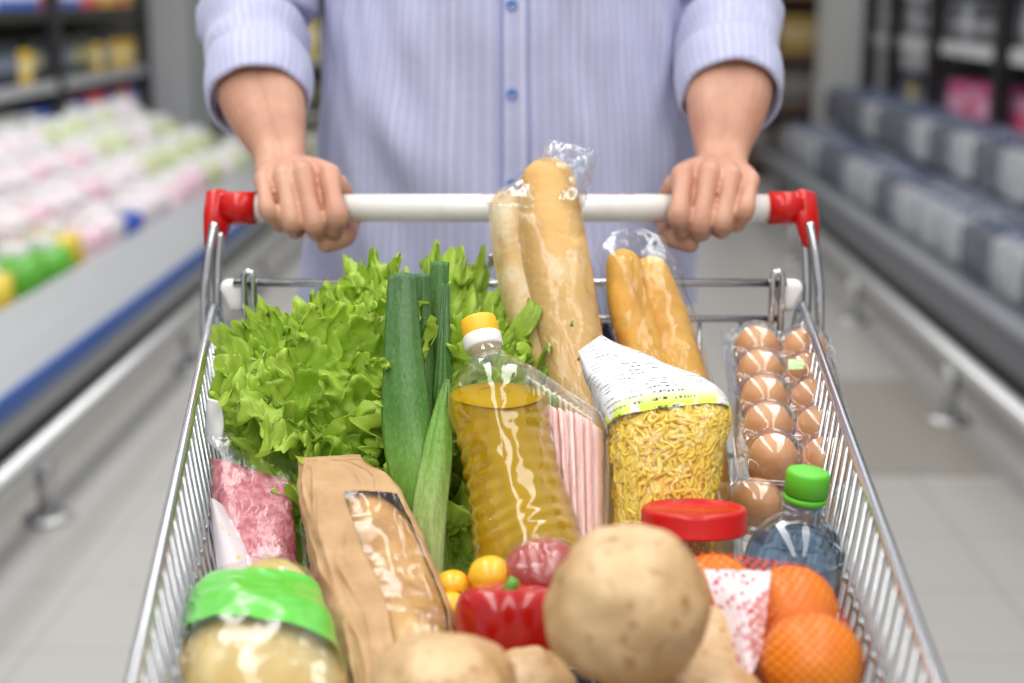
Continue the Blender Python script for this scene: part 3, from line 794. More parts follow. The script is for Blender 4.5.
def aim(bp, tp, W, curl, seed, ruff=.017, n=None):
    a, b_ = at(*bp), at(*tp); d = b_-a
    return (a, d, n or V3(r4.uniform(-.3, .3), -1, .35), d.length*1.1, W, curl, ruff, seed)
# leaves whose tips can be told apart in the photo
LV += [aim((395, 480, 1.22), (300, 312, 1.25), .058, .5, 101), aim((395, 480, 1.2), (330, 330, 1.17), .062, .35, 102), aim((390, 480, 1.21), (225, 345, 1.22), .05, .5, 103),
       aim((390, 485, 1.2), (238, 402, 1.18), .048, .5, 104), aim((390, 485, 1.19), (262, 410, 1.165), .048, .5, 105), aim((395, 485, 1.19), (326, 425, 1.15), .045, .6, 106),
       aim((400, 485, 1.2), (358, 398, 1.13), .045, .6, 107), aim((400, 480, 1.23), (366, 268, 1.30), .036, .2, 108), aim((402, 480, 1.24), (392, 282, 1.31), .034, .2, 114), aim((400, 480, 1.23), (350, 290, 1.27), .05, .5, 109),
       aim((395, 480, 1.22), (250, 330, 1.26), .05, .4, 110), aim((400, 490, 1.19), (362, 440, 1.13), .04, .6, 112), aim((400, 480, 1.23), (385, 300, 1.25), .045, .5, 113)]
for i, a in enumerate(LV):   # leaves bend in before they reach the side wires
    tp = a[0]+a[1].normalized()*a[3]; lim = lerp(rim(-1, tp.y), bot(-1, tp.y), .25).x + .012 if tp.z < rim(-1, tp.y).z-.01 else rim(-1, tp.y).x-.012
    if tp.x < lim and a[1].x < 0: LV[i] = a[:3]+(a[3]*max(.45, (lim-a[0].x)/(tp.x-a[0].x)),)+a[4:]
lettuce('lettuce', 'large frilly green lettuce spreading over the cart rim beside the leek', LV, root-V3(0, 0, .12))
LV = []
B2 = (462, 560, 1.225)
for (tx, ty, tY), W, cu in [((444, 270, 1.32), .042, .3), ((476, 282, 1.32), .05, .4), ((506, 300, 1.31), .05, .5), ((535, 316, 1.28), .046, .4), ((460, 310, 1.30), .05, .5), ((490, 310, 1.26), .05, .6),
                             ((520, 340, 1.255), .04, .5), ((556, 352, 1.22), .022, .3), ((538, 338, 1.25), .036, .3), ((545, 356, 1.225), .035, .5), ((470, 340, 1.25), .04, .6), ((468, 370, 1.20), .04, .6), ((455, 405, 1.175), .035, .5), ((535, 340, 1.27), .035, .4)]:
    LV.append(aim(B2, (tx, ty, tY), W, cu, len(LV)+31))
for (tx, ty, tY), W in [((452, 440, 1.15), .03), ((462, 470, 1.125), .03), ((448, 500, 1.12), .026), ((470, 510, 1.115), .026), ((456, 535, 1.10), .026), ((466, 556, 1.085), .024), ((448, 560, 1.095), .022)]:
    LV.append(aim((462, 590, 1.17), (tx, ty, tY), W, .7, len(LV)+61, .015))
lettuce('lettuce', 'frilly green lettuce standing behind the leek and the oil bottle', LV, at(462, 590, 1.2)-V3(0, 0, .06))

# ---- leek
LEEK = M_leaf('leek_leaf', [(0, rgb(206, 220, 150)), (.25, rgb(118, 164, 62)), (.55, rgb(76, 122, 46)), (1, rgb(70, 106, 62))], trans=.12, rough=.45, bs=30)
nt = LEEK.node_tree
for nd in nt.nodes:
    if nd.type == 'MAP_RANGE': nd.inputs['To Min'].default_value = .55; nd.inputs['To Max'].default_value = 1.45
    if nd.type == 'MAPPING': nd.inputs['Scale'].default_value = (7, 7, .25)
leek = thing('leek', 'tall green leek with cut leaf tops standing before the lettuce', 'leek', at(431, 600, 1.075))
def strap(pts, m=8, n=16, fold=.26, ends=(0, 1)):
    P = catmull([at(x, y, Y) for x, y, Y, w_ in pts], m); Wd = catmull([w_/FPX*Y*1.02 for x, y, Y, w_ in pts], m)
    V, E = [], []
    for i, p in enumerate(P):
        t = (P[min(i+1, len(P)-1)]-P[max(i-1, 0)]).normalized()
        x = (V3(1, 0, 0)-t*t.x).normalized(); nn = t.cross(x)
        if nn.y > 0: nn = -nn
        for j in range(n+1):
            u = 2*j/n-1
            kz_ = max(0, 1-abs(u-.25)/(.75 if u < .25 else .75)*.9)
            V.append(p+x*(u*Wd[i]/2)+nn*(Wd[i]*fold*(.55*(1-u*u)+.45*kz_)) + nn*.0012*noise.noise(V3(u*3, i*.2, pts[0][0])))
            E.append(lerp(ends[0], ends[1], i/(len(P)-1)))
    return (V, grid_faces(len(P), n+1, False)), {'rib': E}
def blade(pts, **k):
    vf, at_ = strap(pts, **k); o = part('leek_leaf', vf, LEEK, leek, attr=at_); md = o.modifiers.new('thick', 'SOLIDIFY'); md.thickness = .0018; md.offset = 1
P = catmull([at(431, 612, 1.07), at(430, 560, 1.095), at(424, 490, 1.13), at(420, 440, 1.155)], 6); n = len(P)
sv, sf = sweep(P, [.0105+.010*(i/(n-1))**.7*(1 if i < n*.8 else .95) for i in range(n)], 20)
part('leek_stalk', (sv, sf), LEEK, leek, attr={'rib': [.12+.3*(i//20)/(n-1) for i in range(len(sv))]})
blade([(420, 470, 1.16, 40), (430, 400, 1.19, 32), (436, 330, 1.225, 22), (440, 262, 1.25, 19)], ends=(.25, .72))
blade([(425, 500, 1.14, 44), (424, 420, 1.165, 36), (422, 345, 1.20, 22), (421, 274, 1.225, 20)], ends=(.2, 1))
blade([(432, 480, 1.135, 34), (441, 410, 1.165, 22), (444, 345, 1.19, 13), (446, 284, 1.215, 8)], ends=(.3, 1))
blade([(427, 555, 1.09, 26), (417, 480, 1.11, 52), (407, 420, 1.135, 50), (403, 345, 1.17, 36), (402, 276, 1.205, 25)], ends=(.05, 1))
blade([(430, 582, 1.07, 24), (429, 520, 1.085, 34), (438, 450, 1.11, 28), (444, 400, 1.135, 12), (447, 380, 1.145, 3)], ends=(.0, .5))

# ---- cooking oil bottle
top, low = at(478, 320, 1.175), at(535, 575, 1.05)
ax = (top-low).normalized(); kz = (top-low).length/262; kr = 1/1185
def oil_prof(rin=0, z0=-38):
    pts = [(.1, z0), (40, z0), (46, z0+4), (49, z0+14), (50, 20), (49, 42), (46.5, 62), (44.5, 84), (43.5, 106), (43, 128), (44.5, 148), (46.5, 164), (46, 178), (42, 193), (33, 206), (24, 216), (17.5, 224), (16, 232), (16, 244)]
    return [(max(r*kr-rin, .0005), z*kz) for r, z in pts]
FM = frame(low, ax)
def lob(a, z):
    zz = z/kz; k = 1+.028*math.cos(4*a)*(1 if -20 < zz < 175 else 0)
    if 60 < zz < 150: k += .035*math.sin(zz*.42)*(.6+.4*math.cos(2*a))+.02*math.cos(11*a)*math.sin(zz*.1)
    if 0 < zz < 60: k += .025*math.sin(zz*.5+3*math.sin(2*a))
    if 165 < zz < 200: k += .012*math.cos(8*a)
    return k
oil_b = thing('oil_bottle', 'clear bottle of golden cooking oil with yellow cap', 'oil bottle', low+ax*(-38*kz))
part('bottle_shell', lathe(smooth_prof(oil_prof()), 64, FM, lob), FILM_STIFF, oil_b)
prof = smooth_prof(oil_prof(.0012))
ov, of = lathe(prof, 64, FM, lob); zl = (low+ax*(184*kz)).z
ov = [v-ax*max(0, (v.z-zl)/ax.z) for v in ov]
part('oil', (ov, of), M_liquid('golden_oil', (1.0, .76, .07, 1), 1.42, .25, glow=.40, gcol=(1.0, .62, .008, 1)), oil_b)
def ridged(r, n=60): return lambda a, z: 1+.018*(math.cos(n*a) > 0)
part('collar_ring', lathe([(17.6*kr, 230*kz), (18.8*kr, 232*kz), (18.8*kr, 243*kz), (18*kr, 244.5*kz), (.0005, 244.5*kz)], 48, FM), WHITE_PL, oil_b)
part('bottle_cap', lathe([(16.8*kr, 244*kz), (17.5*kr, 246*kz), (17.3*kr, 260*kz), (16.2*kr, 262.5*kz), (.0005, 263*kz)], 120, FM, ridged(1, 40)), M('yellow_cap', rgb(246, 186, 40), .4), oil_b)

# ---- baguettes in clear bags
def bread_mat(name, crust, dark, flour, fl_lo=.5):
    m, nt, p, out = newmat(name); vec = coords(nt)
    c = ramp(nt, [(.3, dark), (.55, crust), (.75, crust)], noise_tex(nt, vec, 22, 4))
    f = ramp(nt, [(fl_lo, (0, 0, 0, 1)), (fl_lo+.16, (1, 1, 1, 1))], noise_tex(nt, vec, 14, 5, .65))
    mx = N(nt, 'ShaderNodeMix', data_type='RGBA'); nt.links.new(f, mx.inputs[0]); nt.links.new(c, mx.inputs[6]); mx.inputs[7].default_value = flour
    nt.links.new(mx.outputs[2], p.inputs['Base Color']); p.inputs['Roughness'].default_value = .62
    bump(nt, p, noise_tex(nt, vec, 190, 4), .4, .002); return m
B_PALE = bread_mat('pale_crust', rgb(222, 184, 122), rgb(205, 160, 96), rgb(236, 214, 176), .46)
B_TAN = bread_mat('tan_crust', rgb(220, 176, 108), rgb(204, 154, 84), rgb(234, 208, 160), .54)
B_GOLD = bread_mat('golden_crust', rgb(218, 164, 66), rgb(196, 132, 40), rgb(236, 208, 160), .60)
B_FLOUR = bread_mat('floury_crust', rgb(232, 204, 152), rgb(214, 176, 116), rgb(244, 228, 200), .40)
def loaf(pts, rs, mat, seed, flat=.85, slash=None):
    P = catmull([at(*p) for p in pts], 10); R = catmull([r for r in rs], 10); n = 36; V = []
    d = (P[0]-P[1]).normalized(); m = 6
    A_ = [P[0]+d*R[0]*math.sin(PI/2*k/(m+.2)) for k in range(m, 0, -1)]; RA = [R[0]*math.cos(PI/2*k/(m+.2)) for k in range(m, 0, -1)]
    P = A_+P; R = RA+R
    v, f = sweep(P, R, n, flat=flat)
    out = []
    for i, q in enumerate(v):
        c = P[min(i//n, len(P)-1)]; dr = (q-c); r = dr.length
        if r < 1e-6: out.append(q); continue
        k = 1+.05*noise.noise(q*22+V3(seed, 0, 0))+.02*noise.noise(q*70+V3(seed, 0, 0))
        if slash:
            x = (dr.x/r-slash); k -= .16*math.exp(-(x/.13)**2)*(1 if dr.y < 0 else 0)*min(1, (i//n)/6)
        out.append(c+dr*k)
    return out, f
def bread(label, pts, rs, mat, seed, grp=None, **k):
    o = part('baguette', loaf(pts, rs, mat, seed, **k), mat); return tag(o, label, 'bread', grp)
bread('pale baguette with floury crust in the taller clear bag, on its lettuce side', [(511, 212, 1.36), (520, 260, 1.335), (536, 320, 1.30), (552, 390, 1.265), (572, 480, 1.215), (588, 590, 1.165)], [.021, .0245, .0255, .0245, .0235, .022], B_PALE, 1, flat=1)
bread('golden tan baguette rising highest above the white handle in clear bag', [(548, 186, 1.345), (553, 240, 1.32), (563, 300, 1.29), (575, 360, 1.26), (600, 470, 1.20), (618, 580, 1.16)], [.026, .030, .030, .028, .026, .024], B_TAN, 5, flat=1)
bread('golden baguette in the shorter clear bag, next to the taller bag', [(624, 268, 1.325), (628, 300, 1.31), (641, 345, 1.285), (655, 390, 1.26), (675, 470, 1.21), (682, 580, 1.175)], [.018, .0205, .0225, .0225, .022, .021], B_GOLD, 9, slash=.62)
bread('golden baguette in the shorter clear bag, on the egg carton side', [(652, 276, 1.34), (662, 310, 1.32), (674, 350, 1.295), (687, 395, 1.265), (705, 470, 1.215), (712, 580, 1.18)], [.019, .0225, .0235, .0225, .022, .021], B_GOLD, 13, flat=.9)
def plastic_bag(name, label, cat, secs, mat=None, **k):
    v, f, r_, n_ = pillow(secs, **k); return tag(part(name, (v, f), mat or FILM), label, cat)
plastic_bag('bread_bag', 'tall clear plastic bag with crinkled open top around two pale baguettes', 'plastic bag',
    [(at(548, 150, 1.345), at(597, 163, 1.335), .012), (at(528, 172, 1.345), at(583, 184, 1.335), .02), (at(492, 196, 1.35), at(580, 200, 1.33), .054), (at(490, 215, 1.345), at(583, 225, 1.325), .06), (at(503, 290, 1.31), at(596, 290, 1.285), .062), (at(520, 360, 1.275), at(605, 360, 1.25), .06), (at(548, 470, 1.22), at(634, 470, 1.19), .058), (at(562, 605, 1.165), at(652, 600, 1.15), .054)], m=8, n=56, wr=.0035, wf=38, seed=2, cap=False)
plastic_bag('bread_bag', 'shorter clear plastic bag with sealed top around two golden baguettes', 'plastic bag',
    [(at(612, 232, 1.345), at(640, 226, 1.345), .004), (at(600, 245, 1.34), at(664, 240, 1.345), .02), (at(600, 264, 1.33), at(678, 268, 1.335), .05), (at(604, 300, 1.315), at(690, 300, 1.32), .054), (at(614, 345, 1.29), at(702, 345, 1.29), .056), (at(627, 400, 1.26), at(716, 395, 1.26), .054), (at(648, 470, 1.215), at(732, 470, 1.21), .05), (at(654, 598, 1.175), at(738, 598, 1.175), .048)], m=8, n=56, wr=.003, wf=40, seed=6, cap=False)

v, f, r_, n_ = pillow([(at(549, 140, 1.35), at(600, 152, 1.34), .014), (at(538, 160, 1.35), at(592, 172, 1.335), .026), (at(520, 180, 1.35), at(585, 192, 1.335), .04), (at(500, 200, 1.35), at(584, 206, 1.33), .056)], m=9, n=64, wr=.006, wf=55, seed=12, cap=False)
tag(part('film_sleeve', (v, f), M_film('crinkled_film', base=.08, edge=.6, rough=.12, bs=120, bstr=.8)), 'crinkled clear film top flaring above the taller baguettes', 'film')
# ---- sliced ham in a ribbed clear tray
TL, TR, BR_, BL_ = at(524, 362, 1.165), at(608, 418, 1.115), at(606, 590, 1.03), at(548, 600, 1.055)
def quadpt(u, v): return lerp(lerp(TL, TR, u), lerp(BL_, BR_, u), v)
qn = (TR-TL).cross(BL_-TL).normalized(); qn = -qn if qn.y > 0 else qn
V = []; nu, nv = 60, 40
for i in range(nv+1):
    for j in range(nu+1):
        u, v = j/nu, i/nv; e = min(u, 1-u, v*1.4, (1-v)*1.4)
        # rounded corners of the tray
        d = .016*min(1, e/.09)
        d += .0016*(1 if math.sin(u*2*PI*15) > 0 else 0)*(1 if .09 < e else 0)
        uu, vv = u, v
        if u > .86 and v < .14: uu = .86+(u-.86)*(.72+.28*v/.14); vv = v+.05*((u-.86)/.14)*(1-v/.14)
        V.append(quadpt(uu, vv)+qn*d)
ham = thing('ham_tray', 'clear ribbed plastic tray of sliced ham leaning beside the oil bottle', 'ham tray', (BL_+BR_)/2)
part('tray_cover', (V, grid_faces(nv+1, nu+1, False)), FILM_STIFF, ham)
rimp = [quadpt(u, v) for u, v in ([(k/10, 0) for k in range(10)]+[(.97, .03)]+[(1, .06+k/10*.94) for k in range(10)]+[(1-k/10, 1) for k in range(10)]+[(0, 1-k/10) for k in range(10)])]
part('tray_rim', sweep(rimp, .0026, 8, closed=True, flat=.5), FILM_STIFF, ham)
V = []
for i in range(13):
    for j in range(13): V.append(quadpt(.02+.96*j/12, .02+.96*i/12)-qn*(.022*min(1, min(i, 12-i, j, 12-j)/1.5)))
part('tray_base', (V, grid_faces(13, 13, False)), FILM_STIFF, ham)
HAMM = [M('ham_pink', rgb(226, 172, 164), .4, col2=rgb(238, 196, 186), vs=40, vscale=(1, 1, .3), sss=.1), M('ham_pale', rgb(236, 198, 188), .4, col2=rgb(222, 166, 158), vs=40, vscale=(1, 1, .3), sss=.1)]
for k in range(8):
    u0, u1 = .10+.104*k, .10+.104*(k+1)+.012
    V = []
    for i in range(17):
        v = .13+.05*math.sin(k*.9)*.3 - (.04*k/8) + (.70-.0)*i/16 if True else 0
        for u, dd in ((u0, .001), (u0+.01, .0075), ((u0+u1)/2, .0105), (u1-.014, .0085), (u1, .002), (u1-.01, -.012), (u0+.01, -.012)):
            V.append(quadpt(u, min(v, .97))+qn*(dd-.001+.0012*noise.noise(V3(u*9, v*5, k))))
    o = part('ham_slice', (V, grid_faces(17, 7)), HAMM[k % 2])
    tag(o, 'folded pink ham slice in the clear ribbed tray', 'ham slice', 'ham slices in the clear tray')

# ---- egg noodles in a clear bag with a printed white top
PS = [(at(617, 600, 1.05), at(716, 600, 1.05), .045), (at(612, 540, 1.075), at(712, 530, 1.08), .056), (at(610, 470, 1.10), at(724, 455, 1.105), .06), (at(607, 432, 1.115), at(732, 416, 1.125), .056), (at(596, 404, 1.135), at(716, 398, 1.15), .05), (at(583, 376, 1.17), at(655, 364, 1.18), .026), (at(577, 352, 1.195), at(602, 336, 1.20), .004)]
v, f, rows, n = pillow(PS, m=18, n=128, e=.7, wr=.0025, wf=34, seed=3)
cut = int(rows*.555)
def below(row, j):   # the print slants across the bag
    u = math.cos(2*PI*j/n); return row < 54
fa = [q for q in f if len(q) == 4 and below(q[0]//n, q[0] % n)]; fb = [q for q in f if len(q) != 4 or not below(q[0]//n, q[0] % n)]
pb = thing('noodle_bag', 'clear bag of yellow egg noodles with printed white top', 'noodles', PS[0][0]*.5+PS[0][1]*.5)
part('bag_film', (v, fa), FILM, pb)
def label_mat():
    m, nt, p, out = newmat('printed_white_film'); p.inputs['Roughness'].default_value = .4
    uvv = coords(nt, 'UV'); sep = N(nt, 'ShaderNodeSeparateXYZ'); nt.links.new(uvv, sep.inputs[0])
    nz = noise_tex(nt, coords(nt, 'UV', (120, 26, 1)), 1, 2, .7)
    ink = ramp(nt, [(.49, (0, 0, 0, 1)), (.52, (1, 1, 1, 1))], nz)
    ln = N(nt, 'ShaderNodeMath', operation='SINE'); a = N(nt, 'ShaderNodeMath', operation='MULTIPLY'); a.inputs[1].default_value = 2*PI*22
    nt.links.new(sep.outputs['Y'], a.inputs[0]); nt.links.new(a.outputs[0], ln.inputs[0])
    lr = ramp(nt, [(.45, (0, 0, 0, 1)), (.6, (1, 1, 1, 1))], ln.outputs[0])
    area_ = ramp(nt, [(.50, (0, 0, 0, 1)), (.54, (1, 1, 1, 1))], noise_tex(nt, coords(nt, 'UV', (5, 3.2, 1)), 1.3, 1))
    m1 = N(nt, 'ShaderNodeMath', operation='MULTIPLY'); nt.links.new(ink, m1.inputs[0]); nt.links.new(lr, m1.inputs[1])
    m2 = N(nt, 'ShaderNodeMath', operation='MULTIPLY'); nt.links.new(m1.outputs[0], m2.inputs[0]); nt.links.new(area_, m2.inputs[1])
    g = ramp(nt, [(.0, rgb(170, 206, 90)), (.14, rgb(205, 222, 70)), (.24, rgb(226, 230, 110)), (.30, rgb(238, 238, 240)), (1, rgb(238, 238, 240))], None) if False else None
    gy = N(nt, 'ShaderNodeValToRGB'); e = gy.color_ramp.elements
    e[0].position = .12; e[0].color = (1, 1, 1, 1); e[1].position = .22; e[1].color = (0, 0, 0, 1); nt.links.new(sep.outputs['Y'], gy.inputs['Fac'])
    gn = ramp(nt, [(.42, (0, 0, 0, 1)), (.5, (1, 1, 1, 1))], noise_tex(nt, coords(nt, 'UV', (9, 5, 1)), 1, 1))
    m3 = N(nt, 'ShaderNodeMath', operation='MULTIPLY'); nt.links.new(gy.outputs[0], m3.inputs[0]); nt.links.new(gn, m3.inputs[1])
    x1 = N(nt, 'ShaderNodeMix', data_type='RGBA'); x1.inputs[6].default_value = rgb(216, 216, 222); x1.inputs[7].default_value = rgb(196, 218, 60); nt.links.new(m3.outputs[0], x1.inputs[0])
    x2 = N(nt, 'ShaderNodeMix', data_type='RGBA'); x2.inputs[7].default_value = rgb(48, 46, 52); nt.links.new(x1.outputs[2], x2.inputs[6]); nt.links.new(m2.outputs[0], x2.inputs[0])
    nt.links.new(x2.outputs[2], p.inputs['Base Color']); return m
uvp = [((i % n)/n*2, ((i//n)-48)/(rows-48)) for i in range(len(v))]
part('printed_top', (v, fb), label_mat(), pb, uv=uvp)
NOOD = M('egg_noodle', rgb(246, 208, 84), .4, col2=rgb(240, 192, 60), vs=60, sss=.2)
core = [(lerp(L, R, .05), lerp(L, R, .95), T*.8) for L, R, T in PS[:4]] + [(lerp(PS[4][0], PS[4][1], .08), lerp(PS[4][0], PS[4][1], .9), .036)]
cv, cf, cr, cn = pillow(core, m=9, n=64, e=.72, wr=.002, wf=50, seed=8)
part('noodle_block', (cv, cf), NOOD, pb)
r5 = random.Random(3); S_ = []
for k in range(460):
    i0 = r5.uniform(2, cr-4); j0 = r5.uniform(0, cn/2) - .0; di, dj = r5.uniform(-1, 1)*.5, r5.choice([-1, 1])*r5.uniform(.2, .7); pts = []
    if r5.random() < .6: di, dj = r5.choice([-1, 1])*r5.uniform(.35, .7), r5.uniform(-.35, .35)
    off = r5.uniform(.0, .0022); phs = r5.uniform(0, 6)
    for s in range(12):
        ii, jj = i0+di*s+.35*math.sin(s*1.1+phs), j0+dj*s+.7*math.sin(s*.9+phs)
        if ii < 0 or ii > cr-2: break
        a, b_ = int(ii), int(jj) % cn; p = lerp(lerp(cv[a*cn+b_], cv[(a+1)*cn+b_], ii-a), lerp(cv[a*cn+(b_+1) % cn], cv[(a+1)*cn+(b_+1) % cn], ii-a), jj-math.floor(jj))
        c = (cv[a*cn]+cv[a*cn+cn//2])/2
        pts.append(p+(p-c).normalized()*(off+.0008*math.sin(s*1.7+phs)))
    if len(pts) > 3: S_.append(sweep(pts, .0023, 6, flat=.6))
o = part('noodle_strands', merge(*S_), NOOD, pb); o['kind'] = 'stuff'

# ---- eggs in clear cartons
EGGM = M('brown_egg', rgb(216, 158, 108), .42, col2=rgb(204, 140, 92), vs=30, sss=.1)
rowsY = [(1.345, 352), (1.303, 377), (1.261, 403), (1.219, 431), (1.177, 463)]
c1x = [756, 759, 763, 767, 772]; c2x = [803, 808, 813, 819, 825]
E1 = [at(x, y, Y) for x, (Y, y) in zip(c1x, rowsY)]; E2 = [at(x, y+3, Y) for x, (Y, y) in zip(c2x, rowsY)]
vd = (E1[0]-E1[4]).normalized(); ud = (E2[2]-E1[2]); ud = (ud-vd*ud.dot(vd)).normalized(); nd = ud.cross(vd); nd = -nd if nd.y > 0 else nd
def egg(c, r=.0212):
    prof = [(r*math.sin(a)*(1-.10*math.cos(a)), -r*1.22*math.cos(a)) for a in [PI*k/18 for k in range(19)]]
    prof = [(max(p[0], .0002), p[1]) for p in prof]
    return lathe(prof, 28, frame(c, nd, ud))
words = ['farthest', 'second farthest', 'middle', 'second nearest', 'nearest']
for col, E in (('left', E1), ('right', E2)):
    for k, c in enumerate(E):
        tag(part('egg', egg(c), EGGM), f'brown egg in the upper clear carton, {words[k]} row, {col} column', 'egg', 'brown eggs in the upper carton')
L1 = [E1[4]-nd*.05-vd*.006+ud*(-.014), E1[4]-nd*.05-vd*.006+ud*.034]
L1[0] = at(756, 507, 1.16); L1[1] = at(808, 513, 1.16)
for c, nm in zip(L1, ('left', 'right')): tag(part('egg', egg(c), EGGM), f'brown egg in the lower clear carton, {nm} of its front pair', 'egg', 'brown eggs in the lower carton')
def carton_shell(eggs, label, ext=(.030, .028)):
    O = sum(eggs, Vector())/len(eggs); P = [((e-O).dot(ud), (e-O).dot(vd)) for e in eggs]; H = sum((e-O).dot(nd) for e in eggs)/len(eggs)
    u0, u1 = min(p[0] for p in P)-ext[0], max(p[0] for p in P)+ext[0]; v0, v1 = min(p[1] for p in P)-ext[1], max(p[1] for p in P)+ext[1]
    t = thing('egg_carton', label, 'egg carton', O-nd*.03)
    def sheet(sign, base, hgt, nu=46, nv=96):
        V = []
        for i in range(nv+1):
            for j in range(nu+1):
                u, v = lerp(u0, u1, j/nu), lerp(v0, v1, i/nv)
                e = min(u-u0, u1-u, v-v0, v1-v)
                h = 0
                for pu, pv in P:
                    d2 = ((u-pu)/.0235)**2+((v-pv)/.0235)**2
                    if d2 < 1: h = max(h, (1-d2**1.6)**.7)
                side = min(1, e/.008)
                hh = base*side + hgt*h
                hh += .0012*math.sin(v*420)*(h < .2)*(side == 1)
                V.append(O+ud*u+vd*v+nd*(sign*hh))
        return V, grid_faces(nv+1, nu+1, False)
    part('carton_lid', sheet(1, .012, .0165), FILM_STIFF, t)
    part('carton_tray', sheet(-1, .010, .0185), FILM_STIFF, t)
    fl = [O+ud*a+vd*b_ for a, b_ in ((u0, v0), (u1, v0), (u1, v1), (u0, v1))]
    part('carton_flange', sweep([lerp(fl[k], fl[(k+1) % 4], q/4) for k in range(4) for q in range(4)], .002, 6, closed=True, flat=.5), FILM_STIFF, t)
    return t, O, (u0, u1, v0, v1)
ec, O, ex = carton_shell(E1+E2, 'upper clear plastic carton of ten brown eggs tilted against the cart side')
V = [O+ud*u+vd*v+nd*.0305 for u, v in ((-.004, .010), (.010, .014), (.012, .030), (-.002, .028))]
part('carton_label', (V, [(0, 1, 2, 3)]), M('green_white_sticker', rgb(196, 216, 170), .35, col2=rgb(140, 190, 100), vs=80), ec, False)
carton_shell(L1, 'lower clear plastic egg carton under the other, behind the red-lidded jar')

# ---- jar with red lid
jc = at(694, 512, 1.03); jr = .0385; jz = jc.z
jar = thing('jar', 'clear jar of mustard-brown paste with a wide red screw lid', 'jar', (jc.x, jc.y, jz-.15))
MT = frame((jc.x, jc.y, jz), (0, .17, 1))
part('jar_glass', lathe(smooth_prof([(.0005, -.15), (.034, -.15), (.0375, -.146), (.038, -.135), (.038, -.05), (.0375, -.035), (.036, -.026), (.036, -.014)], 4), 56, MT), FILM_STIFF, jar)
part('jar_contents', lathe([(.0005, -.148), (.034, -.148), (.0364, -.143), (.0366, -.13), (.0366, -.047), (.034, -.0455), (.0005, -.045)], 48, MT), M('mustard_paste', rgb(206, 148, 62), .45, col2=rgb(176, 116, 44), vs=40, bs=60), jar)
part('jar_lid', lathe([(.0355, -.0145), (.0388, -.0145), (.0393, -.0135), (.0393, -.0125), (.0388, -.0115), (.0390, .0005), (.0380, .0032), (.036, .0042), (.0335, .0036), (.0325, .0018), (.0005, .0014)], 90, MT, lambda a, z: 1+.004*(math.cos(45*a) > 0)*(-.011 < z < 0)), RED_PL, jar)

# ---- water bottle with green cap
wc = at(809, 470, 1.03); zt = wc.z; k = .945
wb = thing('water_bottle', 'clear blue-tinted water bottle with bright green cap beside the oranges', 'water bottle', (wc.x-.004, wc.y, zt-.212))
MT = frame((wc.x, wc.y, zt), (.10, 0, 1))
wp_ = [(r*1.13 if r > .017 else r, z) for r, z in [(.0005, -.206), (.020, -.208), (.027, -.207), (.031, -.202), (.0325, -.192), (.0325, -.150), (.031, -.142), (.0325, -.134), (.0325, -.118), (.031, -.11), (.0328, -.102), (.0335, -.086), (.0335, -.074), (.0318, -.062), (.0275, -.051), (.0215, -.043), (.0160, -.037), (.0138, -.032), (.0132, -.024)]]
wl = lambda a, z: 1+(.022*math.cos(7*a)*max(0, math.sin((z+.15)*55)) if z < -.07 else 0)
BLUEPET = M_film('blue_tinted_bottle', tint=(.76, .87, .98, 1), base=.05, edge=.55, rough=.05, bs=20, bstr=.1)
part('bottle_shell', lathe(smooth_prof(wp_), 70, MT, wl), BLUEPET, wb)
wv, wf = lathe(smooth_prof([(max(r-.001, .0004), z+.001) for r, z in wp_]), 70, MT, wl); zl = zt-.053
axw = MT.to_3x3() @ V3(0, 0, 1)
wv = [v-axw*max(0, (v.z-zl)/axw.z) for v in wv]
part('water', (wv, wf), M_liquid('clear_water', (.86, .93, .99, 1), 1.33, .4), wb)
GCAP = M('green_cap', rgb(96, 196, 50), .4)
part('bottle_cap', lathe([(.0150, -.0185), (.0158, -.018), (.0158, -.003), (.0150, -.0008), (.013, 0), (.0005, .0002)], 144, MT, lambda a, z: 1+.016*(math.cos(48*a) > 0)*(z < -.002)), GCAP, wb)
part('cap_ring', lathe([(.0135, -.0245), (.0158, -.0242), (.0160, -.0205), (.0152, -.0198), (.0135, -.0196)], 48, MT), GCAP, wb)
part('neck_ring', lathe([(.013, -.0285), (.0172, -.0282), (.0172, -.0268), (.013, -.0264)], 48, MT), BLUEPET, wb)
